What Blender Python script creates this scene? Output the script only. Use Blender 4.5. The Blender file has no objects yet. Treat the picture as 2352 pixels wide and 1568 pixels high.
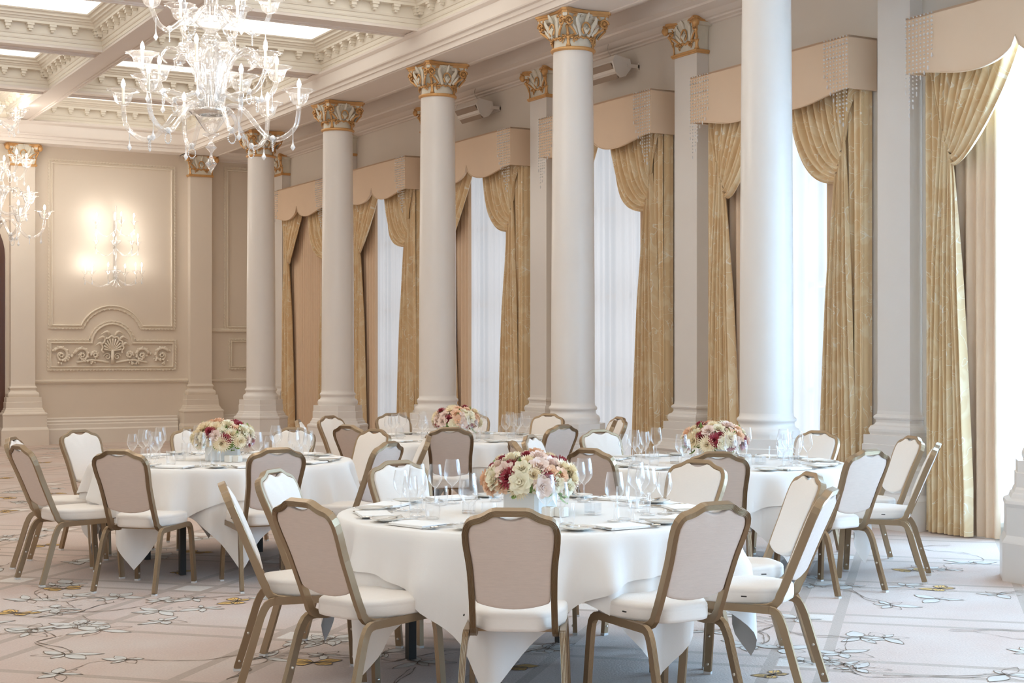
import bpy, math, random
from math import sin, cos, pi, atan2, sqrt, hypot, radians, acos, asin, floor as ffloor
from mathutils import Vector, Matrix

random.seed(7)
SC = bpy.context.scene
COL = SC.collection

# ------------------------------------------------------------------ camera, world, big lights, exposure
F = 3400.0; TH = radians(29.53); S_, C_ = sin(TH), cos(TH); CZ = 1.53; HY = 815.0
def cam2w(xr, zc): return (zc * S_ + xr * C_, zc * C_ - xr * S_)
def ground(px, py, z=0.0):
    zc = F * (CZ - z) / (py - HY)
    return cam2w((px - 1176) * zc / F, zc)
def wallx(px, Y):                       # X on a plane y = Y seen at pixel column px
    t = (px - 1176) / F
    return Y * (S_ + t * C_) / (C_ - t * S_)
def wally(px, X):                       # Y on a plane x = X
    t = (px - 1176) / F
    return X * (C_ - t * S_) / (S_ + t * C_)
def zat(px, py, X, Y):
    zc = X * S_ + Y * C_
    return CZ + (HY - py) * zc / F

cd = bpy.data.cameras.new('camera'); cam = bpy.data.objects.new('camera', cd); COL.objects.link(cam)
cd.sensor_width = 36.0; cd.lens = F / 2352 * 36.0; cd.shift_y = (HY - 784) / 2352.0
cd.clip_end = 200
cam.location = (0, 0, CZ); cam.rotation_euler = (pi / 2, 0, -TH)
SC.camera = cam

w = bpy.data.worlds.new('world'); SC.world = w; w.use_nodes = True
w.node_tree.nodes['Background'].inputs[0].default_value = (0.88, 0.93, 1.0, 1)
w.node_tree.nodes['Background'].inputs[1].default_value = 0.45

def arealight(name, loc, rot, sx, sy, power, col):
    l = bpy.data.lights.new(name, 'AREA'); l.shape = 'RECTANGLE'; l.size = sx; l.size_y = sy
    l.energy = power; l.color = col
    o = bpy.data.objects.new(name, l); COL.objects.link(o); o.location = loc; o.rotation_euler = rot
    return o
WINY = [8.24 + 3.11 * k for k in range(-3, 6)]           # window centres along the right wall
WPOW = [680, 820, 860, 740, 62, 27, 22, 18, 3]
for k_, (y, p) in enumerate(zip(WINY, WPOW)):      # far windows get weaker, greyer light so their sheers stay dim
    arealight('daylight', (10.35, y, 2.35), (0, pi / 2, 0), 4.3, 2.0, p, (0.42, 0.70, 1.0) if k_ < 4 else ((0.70, 0.84, 1.0) if k_ == 4 else (0.84, 0.90, 1.0)))

SC.view_settings.view_transform = 'Standard'; SC.view_settings.look = 'None'
SC.view_settings.exposure = 0.29; SC.view_settings.gamma = 1.0; SC.view_settings.use_curve_mapping = False
SC.cycles.transparent_max_bounces = 22
SC.cycles.max_bounces = 8
SC.cycles.diffuse_bounces = 5
SC.cycles.caustics_reflective = False; SC.cycles.caustics_refractive = False
SC.cycles.sample_clamp_indirect = 6.0

# ------------------------------------------------------------------ materials
def mat(name, col, rough=0.6, metal=0.0, bump=0.0, bscale=60.0, var=0.0, vscale=4.0, spec=0.5, sheen=0.0, stretch=None, coat=0.0):
    m = bpy.data.materials.new(name); m.use_nodes = True
    nt = m.node_tree; b = nt.nodes['Principled BSDF']
    b.inputs['Base Color'].default_value = (*col, 1); b.inputs['Roughness'].default_value = rough
    b.inputs['Metallic'].default_value = metal; b.inputs['Specular IOR Level'].default_value = spec
    b.inputs['Sheen Weight'].default_value = sheen; b.inputs['Coat Weight'].default_value = coat
    tc = nt.nodes.new('ShaderNodeTexCoord'); src = tc.outputs['Object']
    if stretch:
        mp = nt.nodes.new('ShaderNodeMapping'); mp.inputs['Scale'].default_value = stretch
        nt.links.new(src, mp.inputs[0]); src = mp.outputs[0]
    if var > 0:
        n = nt.nodes.new('ShaderNodeTexNoise'); n.inputs['Scale'].default_value = vscale; n.inputs['Detail'].default_value = 4
        nt.links.new(src, n.inputs['Vector'])
        mx = nt.nodes.new('ShaderNodeMix'); mx.data_type = 'RGBA'
        mx.inputs[6].default_value = (*[c * (1 - var) for c in col], 1); mx.inputs[7].default_value = (*[min(1, c * (1 + var)) for c in col], 1)
        nt.links.new(n.outputs[0], mx.inputs[0]); nt.links.new(mx.outputs[2], b.inputs['Base Color'])
    if bump > 0:
        n = nt.nodes.new('ShaderNodeTexNoise'); n.inputs['Scale'].default_value = bscale; n.inputs['Detail'].default_value = 3
        nt.links.new(src, n.inputs['Vector'])
        bp = nt.nodes.new('ShaderNodeBump'); bp.inputs['Strength'].default_value = bump; bp.inputs['Distance'].default_value = 0.01
        nt.links.new(n.outputs[0], bp.inputs['Height']); nt.links.new(bp.outputs[0], b.inputs['Normal'])
    return m

def glassy(name, tint, t0, facing_pow, gloss, whit, trans_rough=0.0):
    """thin clear glass: see-through, brighter towards the edges, whit mixing plain white into the reflections"""
    m = bpy.data.materials.new(name); m.use_nodes = True; nt = m.node_tree; nt.nodes.clear()
    out = nt.nodes.new('ShaderNodeOutputMaterial')
    tr = nt.nodes.new('ShaderNodeBsdfTransparent'); tr.inputs[0].default_value = (*tint, 1)
    gl = nt.nodes.new('ShaderNodeBsdfGlossy'); gl.inputs['Roughness'].default_value = 0.05; gl.inputs[0].default_value = (1, 1, 1, 1)
    lw = nt.nodes.new('ShaderNodeLayerWeight'); lw.inputs[0].default_value = 0.5
    pw = nt.nodes.new('ShaderNodeMath'); pw.operation = 'POWER'; pw.inputs[1].default_value = facing_pow
    nt.links.new(lw.outputs['Facing'], pw.inputs[0])
    ma = nt.nodes.new('ShaderNodeMath'); ma.operation = 'MULTIPLY_ADD'; ma.inputs[1].default_value = gloss; ma.inputs[2].default_value = t0
    ma.use_clamp = True
    nt.links.new(pw.outputs[0], ma.inputs[0])
    second = gl.outputs[0]
    if whit > 0:
        tl = nt.nodes.new('ShaderNodeBsdfTranslucent'); tl.inputs[0].default_value = (0.95, 0.97, 1, 1)
        df = nt.nodes.new('ShaderNodeBsdfDiffuse'); df.inputs[0].default_value = (0.95, 0.96, 0.98, 1)
        m1 = nt.nodes.new('ShaderNodeMixShader'); m1.inputs[0].default_value = 0.5
        nt.links.new(tl.outputs[0], m1.inputs[1]); nt.links.new(df.outputs[0], m1.inputs[2])
        m2 = nt.nodes.new('ShaderNodeMixShader'); m2.inputs[0].default_value = whit
        nt.links.new(gl.outputs[0], m2.inputs[1]); nt.links.new(m1.outputs[0], m2.inputs[2]); second = m2.outputs[0]
    mx = nt.nodes.new('ShaderNodeMixShader')
    nt.links.new(ma.outputs[0], mx.inputs[0]); nt.links.new(tr.outputs[0], mx.inputs[1]); nt.links.new(second, mx.inputs[2])
    nt.links.new(mx.outputs[0], out.inputs[0])
    return m

def emit(name, col, s):
    m = bpy.data.materials.new(name); m.use_nodes = True; nt = m.node_tree; nt.nodes.clear()
    out = nt.nodes.new('ShaderNodeOutputMaterial'); e = nt.nodes.new('ShaderNodeEmission')
    e.inputs[0].default_value = (*col, 1); e.inputs[1].default_value = s
    nt.links.new(e.outputs[0], out.inputs[0]); return m

M = {}
M['wall'] = mat('cream_wall_paint', (0.76, 0.70, 0.63), 0.55, var=0.02, bump=0.03, bscale=30)
M['wallp'] = mat('cream_pilaster_paint', (0.76, 0.68, 0.59), 0.4, var=0.02)
M['wallin'] = mat('warm_wall_panel_paint', (0.72, 0.63, 0.53), 0.55, var=0.02, bump=0.03, bscale=30)
M['col'] = mat('ivory_column_paint', (0.80, 0.765, 0.735), 0.30, var=0.02, spec=0.5)
M['ceil'] = mat('pale_ceiling_plaster', (0.80, 0.73, 0.675), 0.6, var=0.02)
M['mould'] = mat('cream_moulding_plaster', (0.80, 0.745, 0.65), 0.5, var=0.02)  # yellower than the ceiling: the backlit panels' glow is put into the colour
M['mouldw'] = mat('cream_wall_moulding', (0.78, 0.70, 0.59), 0.5, var=0.02)
M['capw'] = mat('cream_capital_plaster', (0.78, 0.74, 0.64), 0.5, var=0.08, vscale=20)
M['gold'] = mat('gilded_plaster', (0.68, 0.39, 0.16), 0.36, metal=0.35, var=0.15, vscale=25, bump=0.15, bscale=40)
M['frame'] = mat('bronze_chair_metal', (0.34, 0.245, 0.155), 0.36, metal=0.75, var=0.05, vscale=8)
M['seat'] = mat('ivory_chair_fabric', (0.84, 0.775, 0.715), 0.85, var=0.04, vscale=60, bump=0.12, bscale=150, stretch=(1, 1, 12), sheen=0.2)
M['back'] = mat('taupe_chair_fabric', (0.67, 0.545, 0.465), 0.85, var=0.10, vscale=22, bump=0.15, bscale=60, stretch=(1, 1, 14), sheen=0.2)
M['cloth'] = mat('white_table_linen', (0.85, 0.82, 0.79), 0.8, var=0.01, bump=0.05, bscale=200, sheen=0.1)
M['napkin'] = mat('white_napkin_linen', (0.92, 0.91, 0.90), 0.85)
M['china'] = mat('white_bone_china', (0.90, 0.88, 0.83), 0.12, spec=0.6, coat=0.4)
M['silver'] = mat('polished_silver', (0.80, 0.77, 0.72), 0.16, metal=1.0)
M['black'] = mat('black_table_metal', (0.012, 0.012, 0.010), 0.45)
M['wood'] = mat('plywood_table_board', (0.45, 0.32, 0.2), 0.6, var=0.2)
M['dwood'] = mat('dark_mahogany', (0.10, 0.038, 0.02), 0.3, var=0.3, vscale=3, stretch=(8, 8, 1))
M['screw'] = mat('steel_button', (0.7, 0.66, 0.6), 0.3, metal=1.0)
M['plastic'] = mat('clear_glide_plastic', (0.75, 0.75, 0.75), 0.2)
M['spk'] = mat('white_speaker_case', (0.74, 0.69, 0.64), 0.5)
M['grille'] = mat('speaker_grille_cloth', (0.36, 0.28, 0.22), 0.8, bump=0.3, bscale=300)
M['liner'] = mat('beige_lining_fabric', (0.76, 0.58, 0.42), 0.75, var=0.04, vscale=10)
M['pelmet'] = mat('camel_satin_pelmet', (0.77, 0.585, 0.425), 0.6, var=0.03, vscale=3, sheen=0.15)
M['crystal'] = glassy('crystal_beads', (1, 1, 1), 0.90, 1.2, 0.10, 0.95)  # mostly diffuse white, painted in for the sparkle of the beads
M['glass'] = glassy('clear_drinking_glass', (0.985, 0.99, 0.995), 0.075, 2.0, 0.90, 0.20)
M['cglass'] = glassy('clear_chandelier_glass', (0.99, 0.99, 0.99), 0.18, 1.7, 0.62, 0.20)
M['candle'] = mat('ivory_candle_sleeve', (0.9, 0.86, 0.75), 0.5)
M['bulb'] = emit('glowing_candle_bulb', (1.0, 0.94, 0.84), 14.0)
M['pane'] = emit('backlit_ceiling_glass', (1.0, 0.95, 0.86), 1.38)
M['winglass'] = glassy('window_glass', (0.98, 0.99, 0.99), 0.03, 4.0, 0.3, 0.0)
M['line'] = mat('woven_vine_outline', (0.24, 0.18, 0.135), 0.95)
M['petalfill'] = mat('woven_pale_petal', (0.62, 0.60, 0.57), 0.95, var=0.12, vscale=14)
M['butter'] = mat('woven_orange_wing', (0.86, 0.50, 0.15), 0.95, var=0.3, vscale=30)
M['rose_cream'] = mat('cream_rose_petal', (0.95, 0.88, 0.70), 0.6, var=0.06, vscale=30)
M['rose_peach'] = mat('peach_rose_petal', (0.95, 0.66, 0.47), 0.6, var=0.08, vscale=30)
M['rose_blush'] = mat('blush_rose_petal', (0.94, 0.78, 0.70), 0.6, var=0.06, vscale=30)
M['mum'] = mat('pale_yellow_mum_petal', (0.96, 0.82, 0.60), 0.6, var=0.08, vscale=30)
M['dahlia'] = mat('burgundy_dahlia_petal', (0.42, 0.06, 0.085), 0.55, var=0.3, vscale=20)
M['leaf'] = mat('green_leaf', (0.28, 0.42, 0.12), 0.5, var=0.3, vscale=10)
M['vase'] = mat('white_ceramic_vase', (0.88, 0.88, 0.87), 0.25, coat=0.3)
M['cable'] = mat('grey_cable', (0.5, 0.45, 0.4), 0.6)
M['tag'] = mat('dark_tag', (0.02, 0.015, 0.012), 0.6)
M['notice'] = mat('white_notice_card', (0.8, 0.8, 0.78), 0.5)
M['red'] = mat('red_notice_card', (0.55, 0.05, 0.03), 0.5)

def sheer_mat():
    m = bpy.data.materials.new('sheer_white_voile'); m.use_nodes = True; nt = m.node_tree; nt.nodes.clear()
    out = nt.nodes.new('ShaderNodeOutputMaterial')
    tr = nt.nodes.new('ShaderNodeBsdfTransparent'); tl = nt.nodes.new('ShaderNodeBsdfTranslucent'); df = nt.nodes.new('ShaderNodeBsdfDiffuse')
    tr.inputs[0].default_value = (0.95, 0.97, 1, 1); tl.inputs[0].default_value = (0.93, 0.95, 0.98, 1); df.inputs[0].default_value = (0.92, 0.92, 0.93, 1)
    a = nt.nodes.new('ShaderNodeMixShader'); a.inputs[0].default_value = 0.5
    nt.links.new(tl.outputs[0], a.inputs[1]); nt.links.new(df.outputs[0], a.inputs[2])
    b = nt.nodes.new('ShaderNodeMixShader')
    lw = nt.nodes.new('ShaderNodeLayerWeight'); lw.inputs[0].default_value = 0.5      # the weave closes up when seen at a slant
    rm = nt.nodes.new('ShaderNodeMapRange'); rm.inputs[1].default_value = 0.0; rm.inputs[2].default_value = 0.45; rm.inputs[3].default_value = 0.62; rm.inputs[4].default_value = 1.0
    nt.links.new(lw.outputs['Facing'], rm.inputs[0]); nt.links.new(rm.outputs[0], b.inputs[0])
    nt.links.new(tr.outputs[0], b.inputs[1]); nt.links.new(a.outputs[0], b.inputs[2]); nt.links.new(b.outputs[0], out.inputs[0])
    return m
M['sheer'] = sheer_mat()

def damask():
    m = bpy.data.materials.new('gold_damask_silk'); m.use_nodes = True; nt = m.node_tree; b = nt.nodes['Principled BSDF']
    b.inputs['Roughness'].default_value = 0.42; b.inputs['Sheen Weight'].default_value = 0.3
    tc = nt.nodes.new('ShaderNodeTexCoord'); mp = nt.nodes.new('ShaderNodeMapping'); mp.inputs['Scale'].default_value = (1, 1.6, 1)
    nt.links.new(tc.outputs['Object'], mp.inputs[0])
    n = nt.nodes.new('ShaderNodeTexNoise'); n.inputs['Scale'].default_value = 3.6; n.inputs['Detail'].default_value = 2; n.inputs['Distortion'].default_value = 1.2
    nt.links.new(mp.outputs[0], n.inputs['Vector'])
    cr = nt.nodes.new('ShaderNodeValToRGB'); e = cr.color_ramp.elements
    e[0].position = 0.50; e[0].color = (0.76, 0.56, 0.32, 1); e[1].position = 0.58; e[1].color = (0.82, 0.66, 0.43, 1)
    nt.links.new(n.outputs[0], cr.inputs[0])
    # thin pale contour lines drawn around the woven leaves
    n2 = nt.nodes.new('ShaderNodeTexNoise'); n2.inputs['Scale'].default_value = 2.8; n2.inputs['Detail'].default_value = 1; n2.inputs['Distortion'].default_value = 2.0
    nt.links.new(mp.outputs[0], n2.inputs['Vector'])
    s = nt.nodes.new('ShaderNodeMath'); s.operation = 'SUBTRACT'; s.inputs[1].default_value = 0.5
    ab = nt.nodes.new('ShaderNodeMath'); ab.operation = 'ABSOLUTE'
    lt = nt.nodes.new('ShaderNodeMath'); lt.operation = 'LESS_THAN'; lt.inputs[1].default_value = 0.0065
    nt.links.new(n2.outputs[0], s.inputs[0]); nt.links.new(s.outputs[0], ab.inputs[0]); nt.links.new(ab.outputs[0], lt.inputs[0])
    mx = nt.nodes.new('ShaderNodeMix'); mx.data_type = 'RGBA'; mx.inputs[7].default_value = (0.88, 0.80, 0.66, 1)
    nt.links.new(lt.outputs[0], mx.inputs[0]); nt.links.new(cr.outputs[0], mx.inputs[6]); nt.links.new(mx.outputs[2], b.inputs['Base Color'])
    return m
M['damask'] = damask()

def patterned():
    m = bpy.data.materials.new('dotted_white_box'); m.use_nodes = True; nt = m.node_tree; b = nt.nodes['Principled BSDF']
    tc = nt.nodes.new('ShaderNodeTexCoord'); v = nt.nodes.new('ShaderNodeTexVoronoi'); v.inputs['Scale'].default_value = 130
    v.inputs['Randomness'].default_value = 0.1
    nt.links.new(tc.outputs['Object'], v.inputs['Vector'])
    cr = nt.nodes.new('ShaderNodeValToRGB'); e = cr.color_ramp.elements
    e[0].position = 0.25; e[0].color = (0.45, 0.33, 0.18, 1); e[1].position = 0.32; e[1].color = (0.85, 0.83, 0.78, 1)
    nt.links.new(v.outputs['Distance'], cr.inputs[0]); nt.links.new(cr.outputs[0], b.inputs['Base Color'])
    return m
M['dots'] = patterned()

def carpet():
    m = bpy.data.materials.new('patterned_carpet'); m.use_nodes = True; nt = m.node_tree; b = nt.nodes['Principled BSDF']
    b.inputs['Roughness'].default_value = 0.95; b.inputs['Specular IOR Level'].default_value = 0.15; b.inputs['Sheen Weight'].default_value = 0.2
    N = nt.nodes.new; L = nt.links.new
    tc = N('ShaderNodeTexCoord'); sp = N('ShaderNodeSeparateXYZ'); L(tc.outputs['Object'], sp.inputs[0])
    def math_(op, a, bb=None, c=None, clamp=False):
        n = N('ShaderNodeMath'); n.operation = op; n.use_clamp = clamp
        for i, q in enumerate((a, bb, c)):
            if q is None: continue
            if isinstance(q, (int, float)): n.inputs[i].default_value = q
            else: L(q, n.inputs[i])
        return n.outputs[0]
    P = 1.89
    def lat(expr, ph):
        t = math_('FRACT', math_('ADD', math_('DIVIDE', math_('SUBTRACT', expr, ph), P), 0.5))
        return math_('MULTIPLY', math_('ABSOLUTE', math_('SUBTRACT', t, 0.5)), P)
    du = lat(math_('ADD', sp.outputs[0], sp.outputs[1]), 1.11)
    dv = lat(math_('SUBTRACT', sp.outputs[0], sp.outputs[1]), 1.05)
    def band(d): return math_('LESS_THAN', math_('ABSOLUTE', math_('SUBTRACT', d, 0.185)), 0.042)
    bands = math_('MAXIMUM', band(du), band(dv))
    sq = math_('MULTIPLY', math_('LESS_THAN', du, 0.135), math_('LESS_THAN', dv, 0.135))
    n1 = N('ShaderNodeTexNoise'); n1.inputs['Scale'].default_value = 1.3; n1.inputs['Detail'].default_value = 5; L(tc.outputs['Object'], n1.inputs['Vector'])
    n2 = N('ShaderNodeTexNoise'); n2.inputs['Scale'].default_value = 90; n2.inputs['Detail'].default_value = 3; L(tc.outputs['Object'], n2.inputs['Vector'])
    cr = N('ShaderNodeValToRGB'); e = cr.color_ramp.elements
    e[0].position = 0.35; e[0].color = (0.575, 0.43, 0.36, 1); e[1].position = 0.65; e[1].color = (0.61, 0.51, 0.45, 1)
    L(n1.outputs[0], cr.inputs[0])
    mx = N('ShaderNodeMix'); mx.data_type = 'RGBA'; mx.inputs[7].default_value = (0.43, 0.335, 0.27, 1)
    L(math_('MULTIPLY', bands, 0.92), mx.inputs[0]); L(cr.outputs[0], mx.inputs[6])
    m2 = N('ShaderNodeMix'); m2.data_type = 'RGBA'; m2.inputs[7].default_value = (0.72, 0.66, 0.60, 1)
    L(math_('MULTIPLY', sq, 0.9), m2.inputs[0]); L(mx.outputs[2], m2.inputs[6])
    m3 = N('ShaderNodeMix'); m3.data_type = 'RGBA'; m3.blend_type = 'MULTIPLY'; m3.inputs[0].default_value = 0.35
    L(m2.outputs[2], m3.inputs[6]); L(n2.outputs[0], m3.inputs[7])
    hs = N('ShaderNodeHueSaturation'); hs.inputs['Value'].default_value = 1.18; L(m3.outputs[2], hs.inputs['Color'])
    L(hs.outputs[0], b.inputs['Base Color'])
    bp = N('ShaderNodeBump'); bp.inputs['Strength'].default_value = 0.4; bp.inputs['Distance'].default_value = 0.006
    L(n2.outputs[0], bp.inputs['Height']); L(bp.outputs[0], b.inputs['Normal'])
    return m
M['carpet'] = carpet()

# ------------------------------------------------------------------ mesh builder
class MB:
    def __init__(s): s.v = []; s.f = []; s.mi = []; s.sm = []
    def add(s, vs, fs, mi=0, sm=False):
        o = len(s.v); s.v += [tuple(p) for p in vs]
        for f in fs: s.f.append([i + o for i in f]); s.mi.append(mi); s.sm.append(sm)
        return s
    def box(s, x0, y0, z0, x1, y1, z1, mi=0):
        x0, x1 = min(x0, x1), max(x0, x1); y0, y1 = min(y0, y1), max(y0, y1); z0, z1 = min(z0, z1), max(z0, z1)
        v = [(x, y, z) for z in (z0, z1) for y in (y0, y1) for x in (x0, x1)]
        return s.add(v, [(0, 2, 3, 1), (4, 5, 7, 6), (0, 1, 5, 4), (2, 6, 7, 3), (0, 4, 6, 2), (1, 3, 7, 5)], mi)
    def cbox(s, c, sz, T=None, mi=0):
        x, y, z = sz[0] / 2, sz[1] / 2, sz[2] / 2
        v = [Vector((a * x, b * y, d * z)) for d in (-1, 1) for b in (-1, 1) for a in (-1, 1)]
        v = [(T @ p if T else p) + Vector(c) for p in v]
        return s.add(v, [(0, 2, 3, 1), (4, 5, 7, 6), (0, 1, 5, 4), (2, 6, 7, 3), (0, 4, 6, 2), (1, 3, 7, 5)], mi)
    def lathe(s, prof, n=24, c=(0, 0, 0), mi=0, sm=True, axis=None, flute=0.0, nfl=12, caps=False):
        vs = []
        for r, z in prof:
            for k in range(n):
                a = 2 * pi * k / n; rr = r * (1 + flute * cos(nfl * a))
                p = Vector((rr * cos(a), rr * sin(a), z))
                if axis: p = axis @ p
                vs.append((p[0] + c[0], p[1] + c[1], p[2] + c[2]))
        fs = []
        for i in range(len(prof) - 1):
            for k in range(n):
                k2 = (k + 1) % n; fs.append((i * n + k, i * n + k2, (i + 1) * n + k2, (i + 1) * n + k))
        if caps:
            fs.append(tuple(reversed(range(n)))); fs.append(tuple((len(prof) - 1) * n + k for k in range(n)))
        return s.add(vs, fs, mi, sm)
    def sweep(s, sec, path, norms=None, ref=None, closed=False, mi=0, sm=True, caps=True, scale=None):
        """sec: (a,b) pairs; a along N, b along B = T x N"""
        P = [Vector(p) for p in path]; n = len(P); m = len(sec); vs = []
        for i in range(n):
            if closed: T = P[(i + 1) % n] - P[i - 1]
            else: T = P[min(i + 1, n - 1)] - P[max(i - 1, 0)]
            if T.length < 1e-9: T = Vector((0, 0, 1))
            T.normalize()
            if norms: N_ = Vector(norms[i])
            else:
                R = Vector(ref) if ref else Vector((0, 0, 1))
                if abs(T.dot(R)) > 0.999: R = Vector((1, 0, 0.01))
                N_ = T.cross(R)
            B = T.cross(N_)
            if B.length < 1e-6: B = Vector((0, 0, 1)).cross(T)
            B.normalize(); N_ = B.cross(T); k = scale[i] if scale else 1.0
            for a, b in sec: vs.append(P[i] + N_ * a * k + B * b * k)
        fs = []
        for i in range(n if closed else n - 1):
            i2 = (i + 1) % n
            for k in range(m):
                k2 = (k + 1) % m; fs.append((i * m + k, i * m + k2, i2 * m + k2, i2 * m + k))
        if caps and not closed:
            fs.append(tuple(reversed(range(m)))); fs.append(tuple((n - 1) * m + k for k in range(m)))
        return s.add(vs, fs, mi, sm)
    def tube(s, path, r=0.01, n=8, **kw):
        return s.sweep([(r * cos(2 * pi * k / n), r * sin(2 * pi * k / n)) for k in range(n)], path, **kw)
    def grid(s, fn, nu, nv, mi=0, sm=True):
        vs = [fn(i / nu, j / nv) for j in range(nv + 1) for i in range(nu + 1)]
        fs = [(j * (nu + 1) + i, j * (nu + 1) + i + 1, (j + 1) * (nu + 1) + i + 1, (j + 1) * (nu + 1) + i) for j in range(nv) for i in range(nu)]
        return s.add(vs, fs, mi, sm)
    def prism(s, poly, z0, z1, mi=0, sm=False):
        n = len(poly); v = [(x, y, z0) for x, y in poly] + [(x, y, z1) for x, y in poly]
        f = [(k, (k + 1) % n, n + (k + 1) % n, n + k) for k in range(n)] + [tuple(reversed(range(n))), tuple(range(n, 2 * n))]
        return s.add(v, f, mi, sm)
    def ball(s, c, r, nu=8, nv=5, mi=0, sz=1.0):
        prof = [(max(1e-4, r * sin(pi * j / nv)), -r * sz * cos(pi * j / nv)) for j in range(nv + 1)]
        return s.lathe(prof, nu, c, mi)
    def mesh(s, name, mats):
        me = bpy.data.meshes.new(name); me.from_pydata([tuple(v) for v in s.v], [], s.f)
        for m in (mats if isinstance(mats, (list, tuple)) else [mats]): me.materials.append(m)
        me.polygons.foreach_set('use_smooth', s.sm); me.polygons.foreach_set('material_index', s.mi); me.update()
        return me
    def build(s, name, mats, parent=None, **kw):
        return link(name, s.mesh(name, mats), parent, **kw)

def link(name, me, parent=None, loc=None, rotz=None, label=None, cat=None, group=None, kind=None):
    o = bpy.data.objects.new(name, me); COL.objects.link(o)
    if parent: o.parent = parent
    if loc: o.location = loc
    if rotz is not None: o.rotation_euler = (0, 0, rotz)
    return tag(o, label, cat, group, kind)
def tag(o, label=None, cat=None, group=None, kind=None):
    if label: o['label'] = label
    if cat: o['category'] = cat
    if group: o['group'] = group
    if kind: o['kind'] = kind
    return o
def empty(name, loc, rotz=0, **kw):
    o = bpy.data.objects.new(name, None); COL.objects.link(o); o.location = loc; o.rotation_euler = (0, 0, rotz)
    o.empty_display_size = 0.1
    return tag(o, **kw)
CH = {}
def kids(o):
    return [c for c in bpy.data.objects if c.parent == o]
def dup(o, loc=None, rotz=None, label=None, parent=None, cache={}):
    """copy a thing with its parts and their sub-parts"""
    if o.name not in cache:
        cache[o.name] = [(c, kids(c)) for c in kids(o)]
    r = o.copy(); COL.objects.link(r)
    if parent: r.parent = parent
    if loc is not None: r.location = loc
    if rotz is not None: r.rotation_euler = (0, 0, rotz)
    if label: r['label'] = label
    for c, gs in cache[o.name]:
        d = c.copy(); COL.objects.link(d); d.parent = r
        for g in gs:
            e = g.copy(); COL.objects.link(e); e.parent = d
    return r
def qspline(pts, n):
    """smooth polyline through pts (Catmull-Rom)"""
    P = [Vector(p) for p in pts]; out = []
    for i in range(len(P) - 1):
        p0 = P[max(i - 1, 0)]; p1 = P[i]; p2 = P[i + 1]; p3 = P[min(i + 2, len(P) - 1)]
        for k in range(n):
            t = k / n
            out.append(0.5 * ((2 * p1) + (p2 - p0) * t + (2 * p0 - 5 * p1 + 4 * p2 - p3) * t * t + (3 * p1 - p0 - 3 * p2 + p3) * t ** 3))
    out.append(P[-1]); return out

# ------------------------------------------------------------------ room shell
XL, YB, YF, XW = -4.35, -2.9, 26.12, 9.60          # left wall, back wall, far wall, window wall
XC, XP = 8.25, 9.45                                # column axis, pilaster front
ZS, ZE = 5.50, 5.12                                # ceiling soffit, underside of the column beam
COLY = [6.91 + 3.175 * k for k in range(0, 6)]
fl = MB(); fl.add([(XL - .2, YB - .2, 0), (XW + .4, YB - .2, 0), (XW + .4, YF + .2, 0), (XL - .2, YF + .2, 0)], [(0, 1, 2, 3)])
floor_o = fl.build('floor', M['carpet'], kind='structure')

MB().box(XL - .2, YB, 0, XL, YF, 6.1).build('wall_left', M['wall'], kind='structure')
MB().box(XL, YB - .2, 0, XW + .4, YB, 6.1).build('wall_back', M['wall'], kind='structure')
# window wall: piers, sills and lintels around nine openings
wr = MB(); ys = [YB]
HW = 0.98
for y in WINY: ys += [y - HW, y + HW]
ys.append(YF)
for i in range(0, len(ys), 2): wr.box(XW, ys[i], 0, XW + .35, ys[i + 1], 5.6)
for y in WINY: wr.box(XW, y - HW, 0, XW + .35, y + HW, 0.12); wr.box(XW, y - HW, 4.3, XW + .35, y + HW, 5.6)
wall_right = wr.build('wall_right', M['wall'], kind='structure')
for i, y in enumerate(WINY):
    b = MB()
    for yy in (y - HW, y - .03, y + HW - .06): b.box(XW + .2, yy, .12, XW + .26, yy + .06, 4.3)
    for zz in (.12, 1.15, 2.2, 3.25, 4.24): b.box(XW + .2, y - HW, zz, XW + .26, y + HW, zz + .06)
    wo = b.build('window_%d' % (i + 1), M['col'], kind='structure')
    MB().box(XW + .225, y - HW, .12, XW + .235, y + HW, 4.3).build('pane', M['winglass'], wo)

# ---------- ceiling: beams, coffers, modillions, backlit glass
ceil_o = MB().box(XL - .2, YB - .2, 6.02, XW + .4, YF + .2, 6.15).build('ceiling', M['ceil'], kind='structure')
CX = [(5.24, 7.92), (2.18, 4.86), (-.88, 1.80), (-3.94, -1.26)]
CY = [(6.91 + 3.175 * k + .21, 6.91 + 3.175 * k + 2.965) for k in range(-3, 6)]
def beam(x0, y0, x1, y1, ax):
    b = MB(); b.box(x0, y0, ZS, x1, y1, 6.03)
    e = .055
    if ax == 'y':
        for a in (x0, x1 - e): b.box(a, y0, ZS - .018, a + e, y1, ZS)
        for a in (x0, x1 - .025): b.box(a, y0, ZS - .032, a + .025, y1, ZS - .018)
    else:
        for a in (y0, y1 - e): b.box(x0, a, ZS - .018, x1, a + e, ZS)
        for a in (y0, y1 - .025): b.box(x0, a, ZS - .032, x1, a + .025, ZS - .018)
    b.build('ceiling_beam', M['ceil'], ceil_o)
for a, b_ in ((4.86, 5.24), (1.80, 2.18), (-1.26, -.88), (XL, -3.94)): beam(a, YB, b_, 25.75, 'y')
for k in range(-3, 6):
    yc = 6.91 + 3.175 * k
    for x0, x1 in CX: beam(x0, yc - .21, x1, yc + .21, 'x')
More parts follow.
